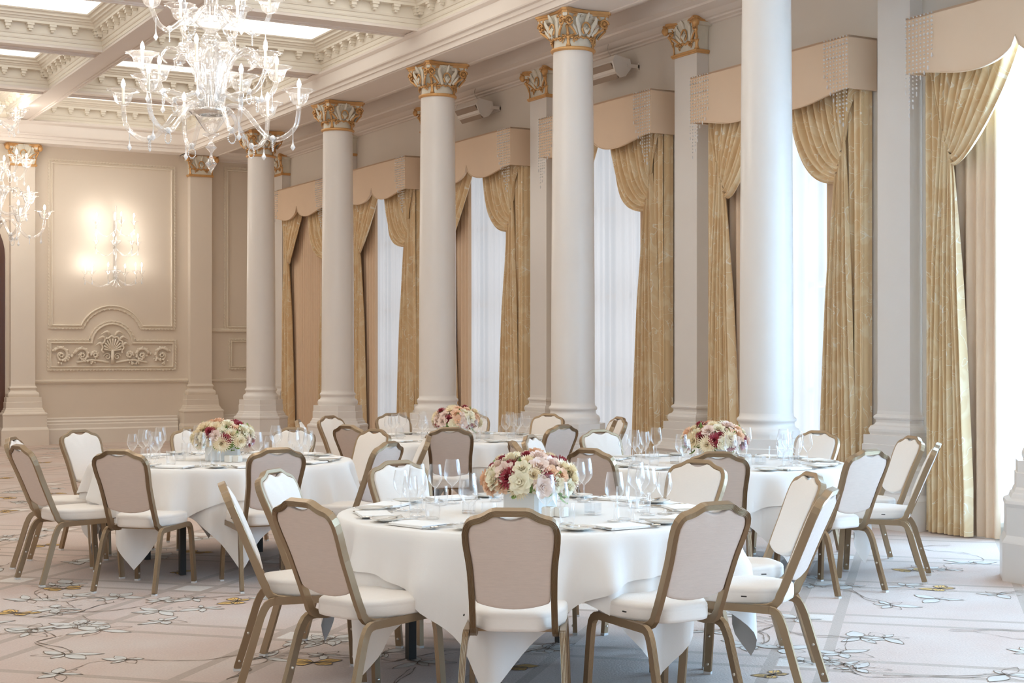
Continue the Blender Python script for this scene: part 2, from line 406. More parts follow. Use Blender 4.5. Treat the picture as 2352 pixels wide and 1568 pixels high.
# coffer moulding ring (inset, z)
CP = [(.003, ZS + .002), (.003, 5.545), (.012, 5.548), (.018, 5.565), (.018, 5.60), (.03, 5.605), (.036, 5.628), (.036, 5.735), (.125, 5.735), (.125, 5.765),
      (.14, 5.775), (.15, 5.795), (.175, 5.80), (.178, 5.815), (.185, 5.825), (.212, 5.83), (.215, 5.85), (.225, 5.865), (.25, 5.868), (.262, 5.885)]
cw, cl = 2.68, 2.755
cm = MB(); vs = []
for d, z in CP: vs += [(d, d, z), (cw - d, d, z), (cw - d, cl - d, z), (d, cl - d, z)]
cm.add(vs, [(i * 4 + k, (i + 1) * 4 + k, (i + 1) * 4 + (k + 1) % 4, i * 4 + (k + 1) % 4) for i in range(len(CP) - 1) for k in range(4)])
coffer_me = cm.mesh('coffer_moulding', M['mould'])
lp = MB(); d = .25; lp.add([(d, d, 5.884), (cw - d, d, 5.884), (cw - d, cl - d, 5.884), (d, cl - d, 5.884)], [(0, 3, 2, 1)])
glass_me = lp.mesh('backlit_panel', M['pane'])
# modillion: bracket with a rounded drop, projecting along +y from the cornice wall
def modillion_geo(b, o, ang):
    T = Matrix.Rotation(ang, 3, 'Z')
    def bx(x0, y0, z0, x1, y1, z1):
        v = [Vector((x, y, z)) for z in (z0, z1) for y in (y0, y1) for x in (x0, x1)]
        b.add([T @ p + Vector(o) for p in v], [(0, 2, 3, 1), (4, 5, 7, 6), (0, 1, 5, 4), (2, 6, 7, 3), (0, 4, 6, 2), (1, 3, 7, 5)])
    bx(-.044, 0, -.028, .044, .084, 0); bx(-.033, 0, -.068, .033, .070, -.028); bx(-.020, .004, -.094, .020, .055, -.068)
mo = MB(); modillion_geo(mo, (0, 0, 0), 0); mod_me = mo.mesh('modillion', M['mould'])
nx, ny = 10, 10
stuffmod = MB(); nmod = 0
for ci, (x0, x1) in enumerate(CX):
    for k, (y0, y1) in enumerate(CY):
        link('coffer_moulding', coffer_me, ceil_o, (x0, y0, 0)); link('backlit_panel', glass_me, ceil_o, (x0, y0, 0))
        pl = []
        for i in range(nx):
            fx = .10 + (cw - .2) * i / (nx - 1); pl += [((x0 + fx, y0 + .036), 0), ((x0 + fx, y1 - .036), pi)]
        for i in range(ny):
            fy = .13 + (cl - .26) * i / (ny - 1); pl += [((x0 + .036, y0 + fy), -pi / 2), ((x1 - .036, y0 + fy), pi / 2)]
        for (mx_, my_), a in pl:
            seen = (ci == 0 and k >= 5 and a != 0 and a != -pi / 2) or (ci == 1 and k >= 5 and a in (pi, pi / 2)) or (ci <= 1 and k >= 7)
            if seen and nmod < 290:
                link('modillion', mod_me, ceil_o, (mx_, my_, 5.735), a); nmod += 1
            elif k >= 3: modillion_geo(stuffmod, (mx_, my_, 5.735), a)
stuffmod.build('modillions', M['mould'], ceil_o, kind='stuff')

# ---------- entablature along the columns, across the far end, and the aisle ceiling with its cornice
def extr_y(prof, y0, y1, name, m, parent=None, flip=False, **kw):
    b = MB(); n = len(prof); v = [(x, y0, z) for x, z in prof] + [(x, y1, z) for x, z in prof]
    b.add(v, [(k, (k + 1) % n, n + (k + 1) % n, n + k) for k in range(n)] + [tuple(reversed(range(n))), tuple(range(n, 2 * n))])
    return b.build(name, m, parent, **kw)
XE0, XE1 = 7.92, 8.58
ent = [(XE0, ZE), (XE0, 5.185), (XE0 - .018, 5.19), (XE0 - .018, 5.235), (XE0 - .045, 5.245), (XE0 - .05, 5.262), (XE0 - .012, 5.268), (XE0 - .01, 5.43), (XE0 - .025, 5.44),
       (XE0 - .045, 5.46), (XE0 - .05, 5.485), (XE0 - .03, 5.50), (XE0 - .002, 5.51), (XE0 - .002, 6.03), (XE1, 6.03), (XE1, 5.24), (XE1 + .06, 5.235), (XE1 + .06, 5.20), (XE1 + .03, 5.19), (XE1 + .03, 5.15), (XE1, 5.145), (XE1, ZE)]
trim_1 = extr_y(ent, YB, YF, 'trim_1', M['ceil'], kind='structure')
bs = MB()
for a in (XE0 + .03, XE1 - .07):                  # raised fillets on the beam soffit
    bs.box(a, YB, ZE - .012, a + .04, YF, ZE)
bs.build('soffit_fillet', M['ceil'], trim_1)
ef = MB(); prof = [(YF - .37 + (XE0 - x), z) for x, z in ent[:14]]
yf0 = 25.75
pr = [(yf0 + (x - XE0), z) for x, z in ent[:14]] + [(YF, 6.03), (YF, ZE)]
n = len(pr); v = [(XL, y, z) for y, z in pr] + [(XE0 + .1, y, z) for y, z in pr]
ef.add(v, [(k, (k + 1) % n, n + (k + 1) % n, n + k) for k in range(n)] + [tuple(range(n)), tuple(reversed(range(n, 2 * n)))])
ef.build('trim_2', M['ceil'], kind='structure')
MB().box(XE1 - .05, YB, 5.32, XW + .4, YF, 6.03).build('trim_3', M['ceil'], kind='structure')
cor = [(9.10, 5.33), (9.10, 5.158), (9.20, 5.15), (9.21, 5.13), (9.27, 5.125), (9.38, 5.118), (9.42, 5.10), (9.46, 5.085), (9.50, 5.082), (9.51, 5.066), (9.56, 5.06), (9.57, 5.045), (XW + .01, 5.04), (XW + .01, 5.33)]
extr_y(cor, YB, YF, 'trim_4', M['ceil'], kind='structure')
# same cornice across the far end of the aisle
cf = MB(); pr = [(YF - (XW - x), z) for x, z in cor]; n = len(pr)
v = [(XE1, y, z) for y, z in pr] + [(9.3, y, z) for y, z in pr]
cf.add(v, [(k, (k + 1) % n, n + (k + 1) % n, n + k) for k in range(n)] + [tuple(range(n)), tuple(reversed(range(n, 2 * n)))])
cf.build('trim_5', M['ceil'], kind='structure')

# ------------------------------------------------------------------ far wall with its panels, frieze and door
DX0, DX1 = 2.95, wallx(11, YF)                    # doorway
DCX, DR, DSP = (DX0 + DX1) / 2, (DX1 - DX0) / 2, 3.2
wf = MB(); wf.box(XL, YF, 0, DX0, YF + .3, 6.1); wf.box(DX1, YF, 0, XW + .4, YF + .3, 6.1)
N_ = 20
for k in range(N_):                               # wall above the arch, cut round
    a0, a1 = pi - pi * k / N_, pi - pi * (k + 1) / N_
    p = [(DCX + DR * cos(a0), DSP + DR * sin(a0)), (DCX + DR * cos(a1), DSP + DR * sin(a1))]
    wf.add([(p[0][0], YF, p[0][1]), (p[1][0], YF, p[1][1]), (p[1][0], YF, 6.1), (p[0][0], YF, 6.1)], [(0, 1, 2, 3)])
    wf.add([(p[0][0], YF, p[0][1]), (p[1][0], YF, p[1][1]), (p[1][0], YF + .3, p[1][1]), (p[0][0], YF + .3, p[0][1])], [(0, 3, 2, 1)])
wall_far = wf.build('wall_far', M['wallin'], kind='structure')
db = MB(); arc = [(DCX + (DR - .06) * cos(a), YF + .06, DSP + (DR - .06) * sin(a)) for a in [pi * k / 24 for k in range(25)]]
path = [(DX1 - .06, YF + .06, 0.0)] + arc + [(DX0 + .06, YF + .06, 0.0)]
db.sweep([(-.06, -.08), (.06, -.08), (.06, .05), (.02, .08), (-.06, .08)], path, ref=(0, 1, 0), sm=False)
db.box(DX0 + .05, YF + .04, DSP - .12, DX1 - .05, YF + .14, DSP + .02); db.box(DX0 + .03, YF + .0, DSP - .03, DX1 - .03, YF + .14, DSP + .03)
door = db.build('door_1', M['dwood'], kind='structure')
lf = MB(); lf.add([(DCX + (DR - .08) * cos(a), YF + .12, DSP + (DR - .08) * sin(a)) for a in [pi * k / 20 for k in range(21)]], [tuple(reversed(range(21)))])
for sx in (-1, 1):
    lf.box(DCX + sx * .005, YF + .10, 0.005, DCX + sx * (DR - .1), YF + .15, DSP - .1)
    for z0, z1 in ((.25, 1.0), (1.15, 2.95)):
        lf.box(DCX + sx * .14, YF + .085, z0, DCX + sx * (DR - .24), YF + .10, z1)
lf.build('door_leaf', M['dwood'], door)
for (py0, py1, mm) in ((806, 822, 'notice'), (832, 840, 'red')):
    z0, z1 = zat(5, py1, DX1, YF), zat(5, py0, DX1, YF)
    MB().box(DX1 - .32, YF + .04, z0, DX1 - .10, YF + .055, z1).build('door_notice', M[mm], door)

def fx(px): return wallx(px, YF)
def fz(px, py): return zat(px, py, fx(px), YF)
def frame_moulding(name, pts, parent, wid=.075, beads=True, inner=1):
    """closed moulding on the far wall following pts (x,z): outer bead rope, cove and inner roll"""
    P = [(x, YF, z) for x, z in pts]
    h = wid / 2
    sec = [(-h, 0), (-h, -.018), (-h * .45, -.022), (-h * .3, -.01), (h * .2, -.016), (h * .5, -.040), (h * .8, -.040), (h, -.02), (h, 0)]
    b = MB(); n_ = len(P); m_ = len(sec); vs_ = []
    for i in range(n_):
        a = Vector(P[i]) - Vector(P[i - 1]); c = Vector(P[(i + 1) % n_]) - Vector(P[i]); a.normalize(); c.normalize()
        na = Vector((-a.z, 0, a.x)); nc = Vector((-c.z, 0, c.x)); mm = na + nc
        if mm.length < 1e-5: mm = na
        mm.normalize(); k = 1 / max(.35, mm.dot(na))
        for s_, t_ in sec: vs_.append(Vector(P[i]) + mm * s_ * k * inner + Vector((0, t_, 0)))
    b.add(vs_, [(i * m_ + k, ((i + 1) % n_) * m_ + k, ((i + 1) % n_) * m_ + (k + 1) % m_, i * m_ + (k + 1) % m_) for i in range(n_) for k in range(m_ - 1)], sm=False)
    fo = b.build(name, M['mouldw'], parent)
    if beads:
        r = MB(); step = .055
        for i in range(n_):
            a, c = Vector(P[i]), Vector(P[(i + 1) % n_]); L = (c - a).length; d_ = (c - a) / L
            nn = Vector((-d_.z, 0, d_.x)) * (-h * .72) * inner; q = max(1, int(L / step))
            T = Matrix(((d_.x, 0, d_.z), (0, 1, 0), (d_.z, 0, -d_.x))) @ Matrix.Rotation(.6, 3, 'Y')
            for k in range(q): r.cbox(a + d_ * (L * (k + .5) / q) + nn + Vector((0, -.024, 0)), (.040, .022, .022), T)
        r.build('rope_beading', M['mouldw'], fo, kind='stuff')
    return fo
def rect(x0, z0, x1, z1): return [(x0, z0), (x1, z0), (x1, z1), (x0, z1)]
def archp(x0, x1, zb, apex, n=14):                # points over an arc from (x0,zb) to (x1,zb)
    c = (x0 + x1) / 2; hw = (x1 - x0) / 2; h = apex - zb; R = (hw * hw + h * h) / (2 * h); a0 = asin(min(1, hw / R))
    if h > hw: a0 = pi - a0
    return [(c + R * sin(-a0 + 2 * a0 * k / n), zb + h - R + R * cos(-a0 + 2 * a0 * k / n)) for k in range(n + 1)]
px0, px1 = fx(110) + .04, fx(402) - .04
zt_, zb_ = 4.87, 2.02
a0x, a1x = fx(188), fx(325)
up = [(px0, zb_)] + archp(a0x, a1x, zb_, 2.37) + [(px1, zb_), (px1, zt_), (px0, zt_)]
frame_moulding('panel_moulding', up, wall_far)
b0x, b1x = fx(208), fx(306); fb, ft = 1.30, 1.765
low = [(px0 - .02, fb), (px1 + .02, fb), (px1 + .02, ft)] + list(reversed(archp(b0x, b1x, ft, 2.10))) + [(px0 - .02, ft)]
frame_moulding('frieze_moulding', low, wall_far)
# little end bay next to the window wall, and the bay to the left of the door
ex0, ex1 = fx(519), 9.36
frame_moulding('panel_moulding', rect(ex0, 2.02, ex1, zat(519, 388, ex0, YF)), wall_far)
frame_moulding('panel_moulding', rect(ex0 + .08, 1.30, ex1 - .02, 1.80), wall_far, .06)
frame_moulding('panel_moulding', rect(-.9, 2.02, 1.7, 4.87), wall_far)
def rail(name, x0, x1, prof, parent, m):
    b = MB(); n = len(prof); v = [(x0, YF - d_, z) for d_, z in prof] + [(x1, YF - d_, z) for d_, z in prof]
    b.add(v, [(k, (k + 1) % n, n + (k + 1) % n, n + k) for k in range(n)] + [tuple(range(n)), tuple(reversed(range(n, 2 * n)))])
    return b.build(name, m, parent)
rp = [(0, 1.035), (.02, 1.035), (.025, 1.055), (.045, 1.06), (.05, 1.09), (.03, 1.10), (0, 1.105)]
bp_ = [(0, 0), (.10, 0), (.10, .24), (.075, .265), (.075, .33), (.055, .345), (.06, .375), (.035, .40), (.04, .43), (0, .45)]
RX_, QX_ = wallx(53, YF - .15), wallx(462, YF - .15)
segs = [(XL, DX0 - .02, 0, 0), (RX_, QX_, .203, .203), (QX_, XW - .01, .203, 0)]
for i, (a, b_, da, db_) in enumerate(segs):
    rail('dado_rail', a + da, b_ - db_, rp, wall_far, M['mouldw'])
    rail('baseboard_%d' % (i + 1), a + da * 1.97, b_ - db_ * 1.97, bp_, None, M['wall']); bpy.data.objects['baseboard_%d' % (i + 1)]['kind'] = 'structure'
rail('panel_rail', QX_ + .203, XW - .01, [(0, 1.95), (.05, 1.955), (.06, 1.98), (.03, 2.0), (0, 1.9 + .12)][::1], wall_far, M['mouldw'])
MB().box(XW - .02, YB, 0, XW + .001, YF, .16).build('baseboard_4', M['wall'], kind='structure')

# carved frieze: shell cartouche and scrolling leaves, mirrored about its centre
cx_ = (b0x + b1x) / 2
def spiral(c, r0, turns, n=22, sgn=1, a0=0.0, dy=-.02):
    return [(c[0] + sgn * (r0 * (1 - .85 * k / n)) * cos(a0 + 2 * pi * turns * k / n), YF + dy, c[1] + (r0 * (1 - .85 * k / n)) * sin(a0 + 2 * pi * turns * k / n)) for k in range(n + 1)]
sh = MB()
for k in range(11):                               # shell ribs
    a = radians(200 - 22 * k); a = radians(-10 + 20 * k)
    e = (cx_ + .155 * cos(a), YF - .05, 1.66 + .16 * sin(a))
    sh.sweep([(.016 * cos(t), .016 * sin(t)) for t in [2 * pi * q / 6 for q in range(6)]], qspline([(cx_, YF - .03, 1.60), ((cx_ + e[0]) / 2, YF - .055, (1.6 + e[2]) / 2), e], 4), ref=(0, 1, 0), scale=[.4 + .9 * q / 8 for q in range(9)])
ring = [(cx_ + (.185 + .012 * cos(11 * a)) * cos(a), YF - .05, 1.66 + (.19 + .012 * cos(11 * a)) * sin(a)) for a in [radians(-30 + 240 * k / 60) for k in range(61)]]
sh.tube(ring, .018, 6, ref=(0, 1, 0))
for sg in (-1, 1):
    sh.tube(spiral((cx_ + sg * .085, 1.50), .065, 1.4, sgn=sg), .014, 6, ref=(0, 1, 0))
    for q, (dx, dz, ln) in enumerate(((.10, .34, .10), (.17, .25, .10), (.22, .14, .08))):
        sh.tube(qspline([(cx_ + sg * (dx - .06), YF - .02, 1.60 + dz - .08), (cx_ + sg * dx, YF - .06, 1.60 + dz), (cx_ + sg * (dx + ln), YF - .03, 1.60 + dz - .05)], 5), .022, 6, ref=(0, 1, 0), scale=[.4, .7, 1, 1.1, 1.1, 1, .9, .7, .5, .4, .2])
sh.tube([(cx_, YF - .04, 1.62), (cx_, YF - .05, 1.48), (cx_, YF - .03, 1.38)], .03, 8, ref=(0, 1, 0))
cart = sh.build('shell_cartouche', M['mouldw'], wall_far)
for sg in (-1, 1):
    sc = MB()
    for (dx, dz, r, st) in ((.52, 1.56, .13, 0.2), (.88, 1.56, .14, 0.5), (.30, 1.56, .06, 0)):
        pth = spiral((cx_ + sg * dx, dz - .03), r, 1.35, 26, sg, st)
        sc.tube(pth, .026, 6, ref=(0, 1, 0), scale=[1.25 - .75 * k / 26 for k in range(27)])
        for k in range(0, 16, 2):
            p = Vector(pth[k]); q = (p - Vector((cx_ + sg * dx, YF, dz - .03))); q.y = 0
            sc.ball(p + q * .16 + Vector((0, -.012, 0)), .022, 6, 4)
        for k in range(6):
            a = 2 * pi * k / 6; sc.ball((cx_ + sg * dx + .03 * cos(a), YF - .035, dz - .035 + .03 * sin(a)), .02, 6, 4)
    sc.tube(qspline([(cx_ + sg * .06, YF - .02, 1.40), (cx_ + sg * .35, YF - .03, 1.44), (cx_ + sg * .62, YF - .02, 1.40)], 6), .02, 6, ref=(0, 1, 0))
    for k in range(26):
        u = random.uniform(.26, 1.02); sc.ball((cx_ + sg * u, YF - .03, 1.455 + random.uniform(-.03, .05) + .06 * sin(u * 12)), random.uniform(.016, .028), 6, 4)
    sc.build('scroll_carving', M['mouldw'], wall_far)

# ------------------------------------------------------------------ columns and pilasters
def column_base(b, sq=False):
    pass
def face_map(c, ang, off):
    """local face coords (lateral a, out o, z) -> world for capital faces"""
    ca, sa = cos(ang), sin(ang)
    return lambda a, o, z: (c[0] + (off + o) * ca - a * sa, c[1] + (off + o) * sa + a * ca, c[2] + z)
CAPZ = 4.725; H = ZE - CAPZ                       # .395 tall
def capital_parts(par, z0, faces, shaftr, hw, hd, rect_=False):
    """faces: list of (angle, width half, out offset bottom, out offset top)"""
    Z = (0, 0, z0)
    # astragal
    b = MB()
    if rect_:
        for (x0, x1, y0, y1, g) in [(-hd, 0.0, -hw, hw, 0)]:
            b.box(x0 - .022, y0 - .022, z0 - .018, x1, y1 + .022, z0 - .004); b.box(x0 - .03, y0 - .03, z0 - .004, x1, y1 + .03, z0 + .016); b.box(x0 - .016, y0 - .016, z0 + .016, x1, y1 + .016, z0 + .024)
    else:
        b.lathe([(shaftr - .01, z0 - .022), (shaftr + .012, z0 - .02), (shaftr + .028, z0 - .008), (shaftr + .03, z0), (shaftr + .025, z0 + .012), (shaftr, z0 + .02), (shaftr - .01, z0 + .02)], 36)
    b.build('astragal', M['gold'], par)
    # bell
    b = MB()
    if rect_:
        pr = [(0, .0), (-.004, .12), (.0, .2), (.02, .28), (.045, .35)]
        vs_ = []
        for o, z in pr: vs_ += [(-hd - o, -hw - o * .8, z0 + z), (-hd - o, hw + o * .8, z0 + z), (0, hw + o * .8, z0 + z), (0, -hw - o * .8, z0 + z)]
        b.add(vs_, [(i * 4 + k, i * 4 + (k + 1) % 4, (i + 1) * 4 + (k + 1) % 4, (i + 1) * 4 + k) for i in range(len(pr) - 1) for k in range(4)])
    else:
        b.lathe([(shaftr - .006, z0), (shaftr - .008, z0 + .12), (shaftr, z0 + .20), (shaftr + .02, z0 + .27), (shaftr + .05, z0 + .35)], 32)
    bell = b.build('bell', M['capw'], par)
    # abacus: concave sides, chamfered corners
    def abac(A, inset, ch):
        if rect_:
            pts = [(0, -A), (-hd - (A - hw) + ch, -A), (-hd - (A - hw), -A + ch)]
            for k in range(1, 8):
                t = -1 + 2 * k / 8; pts.append((-hd - (A - hw) + inset * (1 - t * t), t * (A - ch)))
            pts += [(-hd - (A - hw), A - ch), (-hd - (A - hw) + ch, A), (0, A)]
            return pts[::-1]
        pts = []
        for q in range(4):
            ca, sa = cos(q * pi / 2), sin(q * pi / 2)
            for k in range(9):
                t = -1 + 2 * k / 8; a = t * (A - ch); o = A - inset * (1 - t * t)
                pts.append((o * ca - a * sa, o * sa + a * ca))
        return pts
    A = (hw + .085) if rect_ else .300
    b = MB(); b.prism(abac(A - .022, .055, .03), z0 + H - .095, z0 + H - .058)
    b.build('abacus_bed', M['capw'], par)
    b = MB(); b.prism(abac(A, .055, .035), z0 + H - .036, z0 + H - .004); b.prism(abac(A + .004, .055, .035), z0 + H - .030, z0 + H - .012); b.prism(abac(A - .012, .055, .035), z0 + H - .058, z0 + H - .036)
    b.build('abacus', M['gold'], par)
    gar = MB(); leaf = MB()
    for fi, (ang, fw, off) in enumerate(faces):
        m_ = face_map((0, 0, z0), ang, off)
        # volutes at both ends of this face
        for sg in (-1, 1):
            v = MB(); n = 30; pth = []
            for k in range(n + 1):
                t = k / n; r = .052 * (1 - .80 * t); a = pi * .95 - t * 2 * pi * 1.7
                pth.append(m_(sg * (fw + .0 - r * cos(a) * 1), .048 - .01 * t, .255 + r * sin(a)))
            v.tube(pth, .0125, 6, scale=[1 - .45 * k / n for k in range(n + 1)])
            v.ball(m_(sg * fw, .055, .255), .016, 6, 4)
            # stalk feeding the volute from the garland band
            st = [m_(sg * .52 * fw, .012, .13), m_(sg * .72 * fw, .03, .17), m_(sg * .98 * fw, .045, .205)]
            v.tube(qspline(st, 4), .012, 6)
            v.tube(qspline([m_(sg * (fw - .05), .045, .30), m_(sg * (fw - .075), .05, .325), m_(sg * (fw - .095), .045, .305)], 4), .009, 5)
            v.tube(qspline([m_(sg * (fw + .01), .045, .31), m_(sg * (fw + .015), .05, .335), m_(sg * (fw + .03), .05, .345)], 3), .009, 5)
            v.build('volute', M['gold'], par)
        # gilded oval with a cream palmette inside, cream finial above, cream leaves at the sides
        ov = [m_(.048 * cos(a), .035, .195 + .062 * sin(a)) for a in [radians(-60 + 300 * k / 20) for k in range(21)]]
        gar.tube(ov, .010, 6)
        for q in (-2, -1, 0, 1, 2):
            leaf.tube(qspline([m_(0, .035, .14), m_(.012 * q, .045, .18), m_(.020 * q, .04, .225 - .010 * abs(q))], 3), .0085, 5, scale=[.8, 1, 1.1, 1.1, 1, .7, .3])
        leaf.tube(qspline([m_(0, .02, .26), m_(0.004, .055, .31), m_(0.006, .085, .352)], 4), .017, 6, scale=[.7, .9, 1, 1.15, 1.2, 1.1, .9, .6, .25])
        for sg in (-1, 1):
            leaf.tube(spiral_face(m_, sg * .042, .318, .024, sg), .0075, 5)
            leaf.sweep([(.020 * cos(t), .009 * sin(t)) for t in [2 * pi * k / 8 for k in range(8)]], qspline([m_(sg * .045, .0, .12), m_(sg * .078, .02, .20), m_(sg * .115, .045, .275), m_(sg * .10, .06, .315)], 4), norms=None, ref=m_vec(ang), scale=[1, 1.1, 1.2, 1.3, 1.35, 1.35, 1.3, 1.2, 1.1, 1, .9, .7, .3])
            leaf.sweep([(.015 * cos(t), .008 * sin(t)) for t in [2 * pi * k / 8 for k in range(8)]], qspline([m_(sg * .09, .0, .13), m_(sg * .125, .02, .18), m_(sg * .16, .03, .225)], 4), ref=m_vec(ang), scale=[1, 1.1, 1.2, 1.2, 1.2, 1.1, .9, .6, .3])
        # garland band with curls
        nb = 14
        gar.tube([band_pt(ang, k / nb, shaftr, z0) for k in range(nb + 1)] if not rect_ else [m_(-fw * .8 + 1.6 * fw * k / nb, .01, .115 + .012 * sin(k * 1.6)) for k in range(nb + 1)], .0125, 6)
        for sg in (-1, 1):
            if rect_: g = m_
            else: g = curved(ang, shaftr, z0)
            gar.tube(spiral_face(g, sg * .085, .088, .026, sg), .0085, 5)
            gar.tube(spiral_face(g, sg * .13, .112, .022, -sg), .008, 5)
            gar.ball(g(sg * .11, .012, .132), .016, 6, 4); gar.ball(g(sg * .05, .012, .112), .014, 6, 4)
            gar.tube(qspline([g(sg * .11, .008, .10), g(sg * .115, .016, .075), g(sg * .10, .014, .055)], 3), .007, 5)
    # corner stems and buds
    corners = []
    if rect_: corners = [(-hd, -hw, atan2(-1, -1)), (-hd, hw, atan2(1, -1))]
    else: corners = [(0, 0, pi / 4 + q * pi / 2) for q in range(4)]
    for (x, y, a) in corners:
        r0 = 0.0 if rect_ else shaftr; ca, sa = cos(a), sin(a)
        P = lambda o, z: (x + (r0 + o) * ca, y + (r0 + o) * sa, z0 + z)
        gar.sweep([(.020 * cos(t), .010 * sin(t)) for t in [2 * pi * k / 8 for k in range(8)]], [P(.002, .02), P(.004, .05), P(.008, .09), P(.018, .125)], ref=(ca, sa, 0), scale=[1.5, .9, .8, 1.5])
        gar.tube(qspline([P(.016, .13), P(.035, .17), P(.06, .21)], 4), .013, 6)
        gar.ball(P(.022, .15), .019, 8, 5); gar.ball(P(.058, .215), .021, 8, 5)
        bd = MB(); c = P(.100, .285)
        bd.lathe([(.004, -.048), (.020, -.042), (.036, -.02), (.042, .002), (.036, .022), (.022, .038), (.018, .05)], 20, c, flute=.10, nfl=8)
        for k in range(8):
            t = 2 * pi * k / 8; bd.ball((c[0] + .024 * cos(t), c[1] + .024 * sin(t), c[2] + .048), .008, 5, 4, sz=1.6)
        bd.build('corner_bud', M['gold'], par)
    gar.build('gilded_garland', M['gold'], par); leaf.build('acanthus_leaves', M['capw'], par)
def m_vec(ang): return (cos(ang), sin(ang), 0.001)
def spiral_face(g, a, z, r0, sg, n=14):
    return [g(a - sg * r0 * (1 - .8 * k / n) * cos(2 * pi * 1.2 * k / n), .022, z + r0 * (1 - .8 * k / n) * sin(2 * pi * 1.2 * k / n)) for k in range(n + 1)]
def curved(ang, r, z0):
    def g(a, o, z):
        t = ang + a / r; return ((r + o) * cos(t), (r + o) * sin(t), z0 + z)
    return g
def band_pt(ang, t, r, z0):
    a = ang + (t - .5) * pi / 2; return ((r + .006) * cos(a), (r + .006) * sin(a), z0 + .115 + .012 * sin(t * 22))

# base profile shared by columns and pilasters: (outward offset from shaft, z), from the top down
BASEP_R = [(0.0, 1.03), (.004, 1.0), (.022, .985), (.027, .972), (.022, .958), (.010, .95), (.010, .925), (.022, .905), (.045, .893), (.056, .868), (.056, .845), (.048, .822), (.048, .815)]
BASEP_P = [(.088, .815), (.088, .735), (.097, .73), (.097, .635), (.107, .62), (.112, .60), (.125, .59), (.135, .56), (.165, .545), (.172, .525), (.168, .51), (.163, .50), (.163, .31), (.186, .27), (.190, .26), (.190, 0.0)]
def octa(b, prof, r0, n=8):
    vs_ = []
    for o, z in prof:
        R = (r0 + o) / cos(pi / 8)
        for k in range(n): a = 2 * pi * (k + .5) / n; vs_.append((R * cos(a), R * sin(a), z))
    b.add(vs_, [(i * n + k, (i + 1) * n + k, (i + 1) * n + (k + 1) % n, i * n + (k + 1) % n) for i in range(len(prof) - 1) for k in range(n)] + [tuple(range(n))])
def make_column(y, label):
    t = empty('column', (XC, y, 0), label=label, cat='column', group='round columns along the window aisle')
    R0, R1 = .231, .210
    b = MB(); pr = [(R0, .99)] + [(R0 - (R0 - R1) * (k / 12) ** 1.8, 1.03 + (CAPZ - 1.03) * k / 12) for k in range(13)]
    b.lathe(pr, 40); b.build('shaft', M['col'], t)
    b = MB(); b.lathe([(R0 + o, z) for o, z in BASEP_R], 40)
    b.build('base_moulding', M['col'], t)
    b = MB(); octa(b, BASEP_P, R0); b.build('plinth', M['col'], t)
    capital_parts(t, CAPZ, [(q * pi / 2, .215, .225) for q in range(4)], R1, 0, 0)
    return t
proto = None
clab = ['round column cropped by the right edge, only its stepped plinth and base showing', 'nearest tall round column in view, its top cut off by the frame',
        'second round column from the right with its gold capital near the top edge', 'third round column from the right, left of the sheer with the blue light',
        'fourth round column from the right, right of the crystal chandelier', 'farthest round column, behind the chandelier near the far wall']
for k, y in enumerate(COLY):
    if proto is None: proto = make_column(y, clab[k])
    else: dup(proto, (XC, y, 0), None, clab[k])

def make_pilaster(loc, rot, label, hw=.20, group='square pilasters', pm='col'):
    """local frame: wall behind at x=0, front face towards -x"""
    hd = .15
    t = empty('pilaster', loc, rot, label=label, cat='pilaster', group=group)
    b = MB(); b.box(-hd, -hw, .99, 0, hw, CAPZ + .02); b.build('shaft', M[pm], t)
    b = MB(); pr = BASEP_R + BASEP_P; vs_ = []
    for o, z in pr: vs_ += [(-hd - o, -hw - o, z), (-hd - o, hw + o, z), (0, hw + o, z), (0, -hw - o, z)]
    b.add(vs_, [(i * 4 + k, (i + 1) * 4 + k, (i + 1) * 4 + (k + 1) % 4, i * 4 + (k + 1) % 4) for i in range(len(pr) - 1) for k in range(4)] + [(0, 1, 2, 3)])
    b.build('base', M[pm], t)
    capital_parts(t, CAPZ + .03, [(pi, hw + .02, hd - .01)], 0, hw, hd, True)
    return t
CAPSAVE = H
H = 5.12 - (CAPZ + .03) + .0
plab = ['window wall pilaster nearest the camera, its gold cap cut by the top edge', 'square pilaster between the third and second windows from the right, gold capital whole',
        'square pilaster half hidden behind the second round column from the right', 'square pilaster mostly hidden behind the third round column', 'square pilaster hidden behind the fourth round column',
        'square pilaster in the far corner behind the farthest column']
pp = None
PILY = [9.79 + 3.11 * k for k in range(5)] + [25.2]
for k, y in enumerate(PILY):
    if pp is None: pp = make_pilaster((XW - .002, y, 0), 0, plab[k], group='square pilasters on the window wall')
    else: dup(pp, (XW - .002, y, 0), 0, plab[k])
q1 = make_pilaster((wallx(462, YF - .15), YF - .002, 0), -pi / 2 + pi, 'x', pm='wallp')
q1.rotation_euler = (0, 0, pi / 2)
q1['label'] = 'square pilaster on the far wall right of the crystal wall light'; q1['group'] = 'square pilasters on the far wall'
q2 = dup(q1, (wallx(53, YF - .15), YF - .002, 0), pi / 2, 'square pilaster on the far wall between the dark doorway and the wall light panel')
H = CAPSAVE

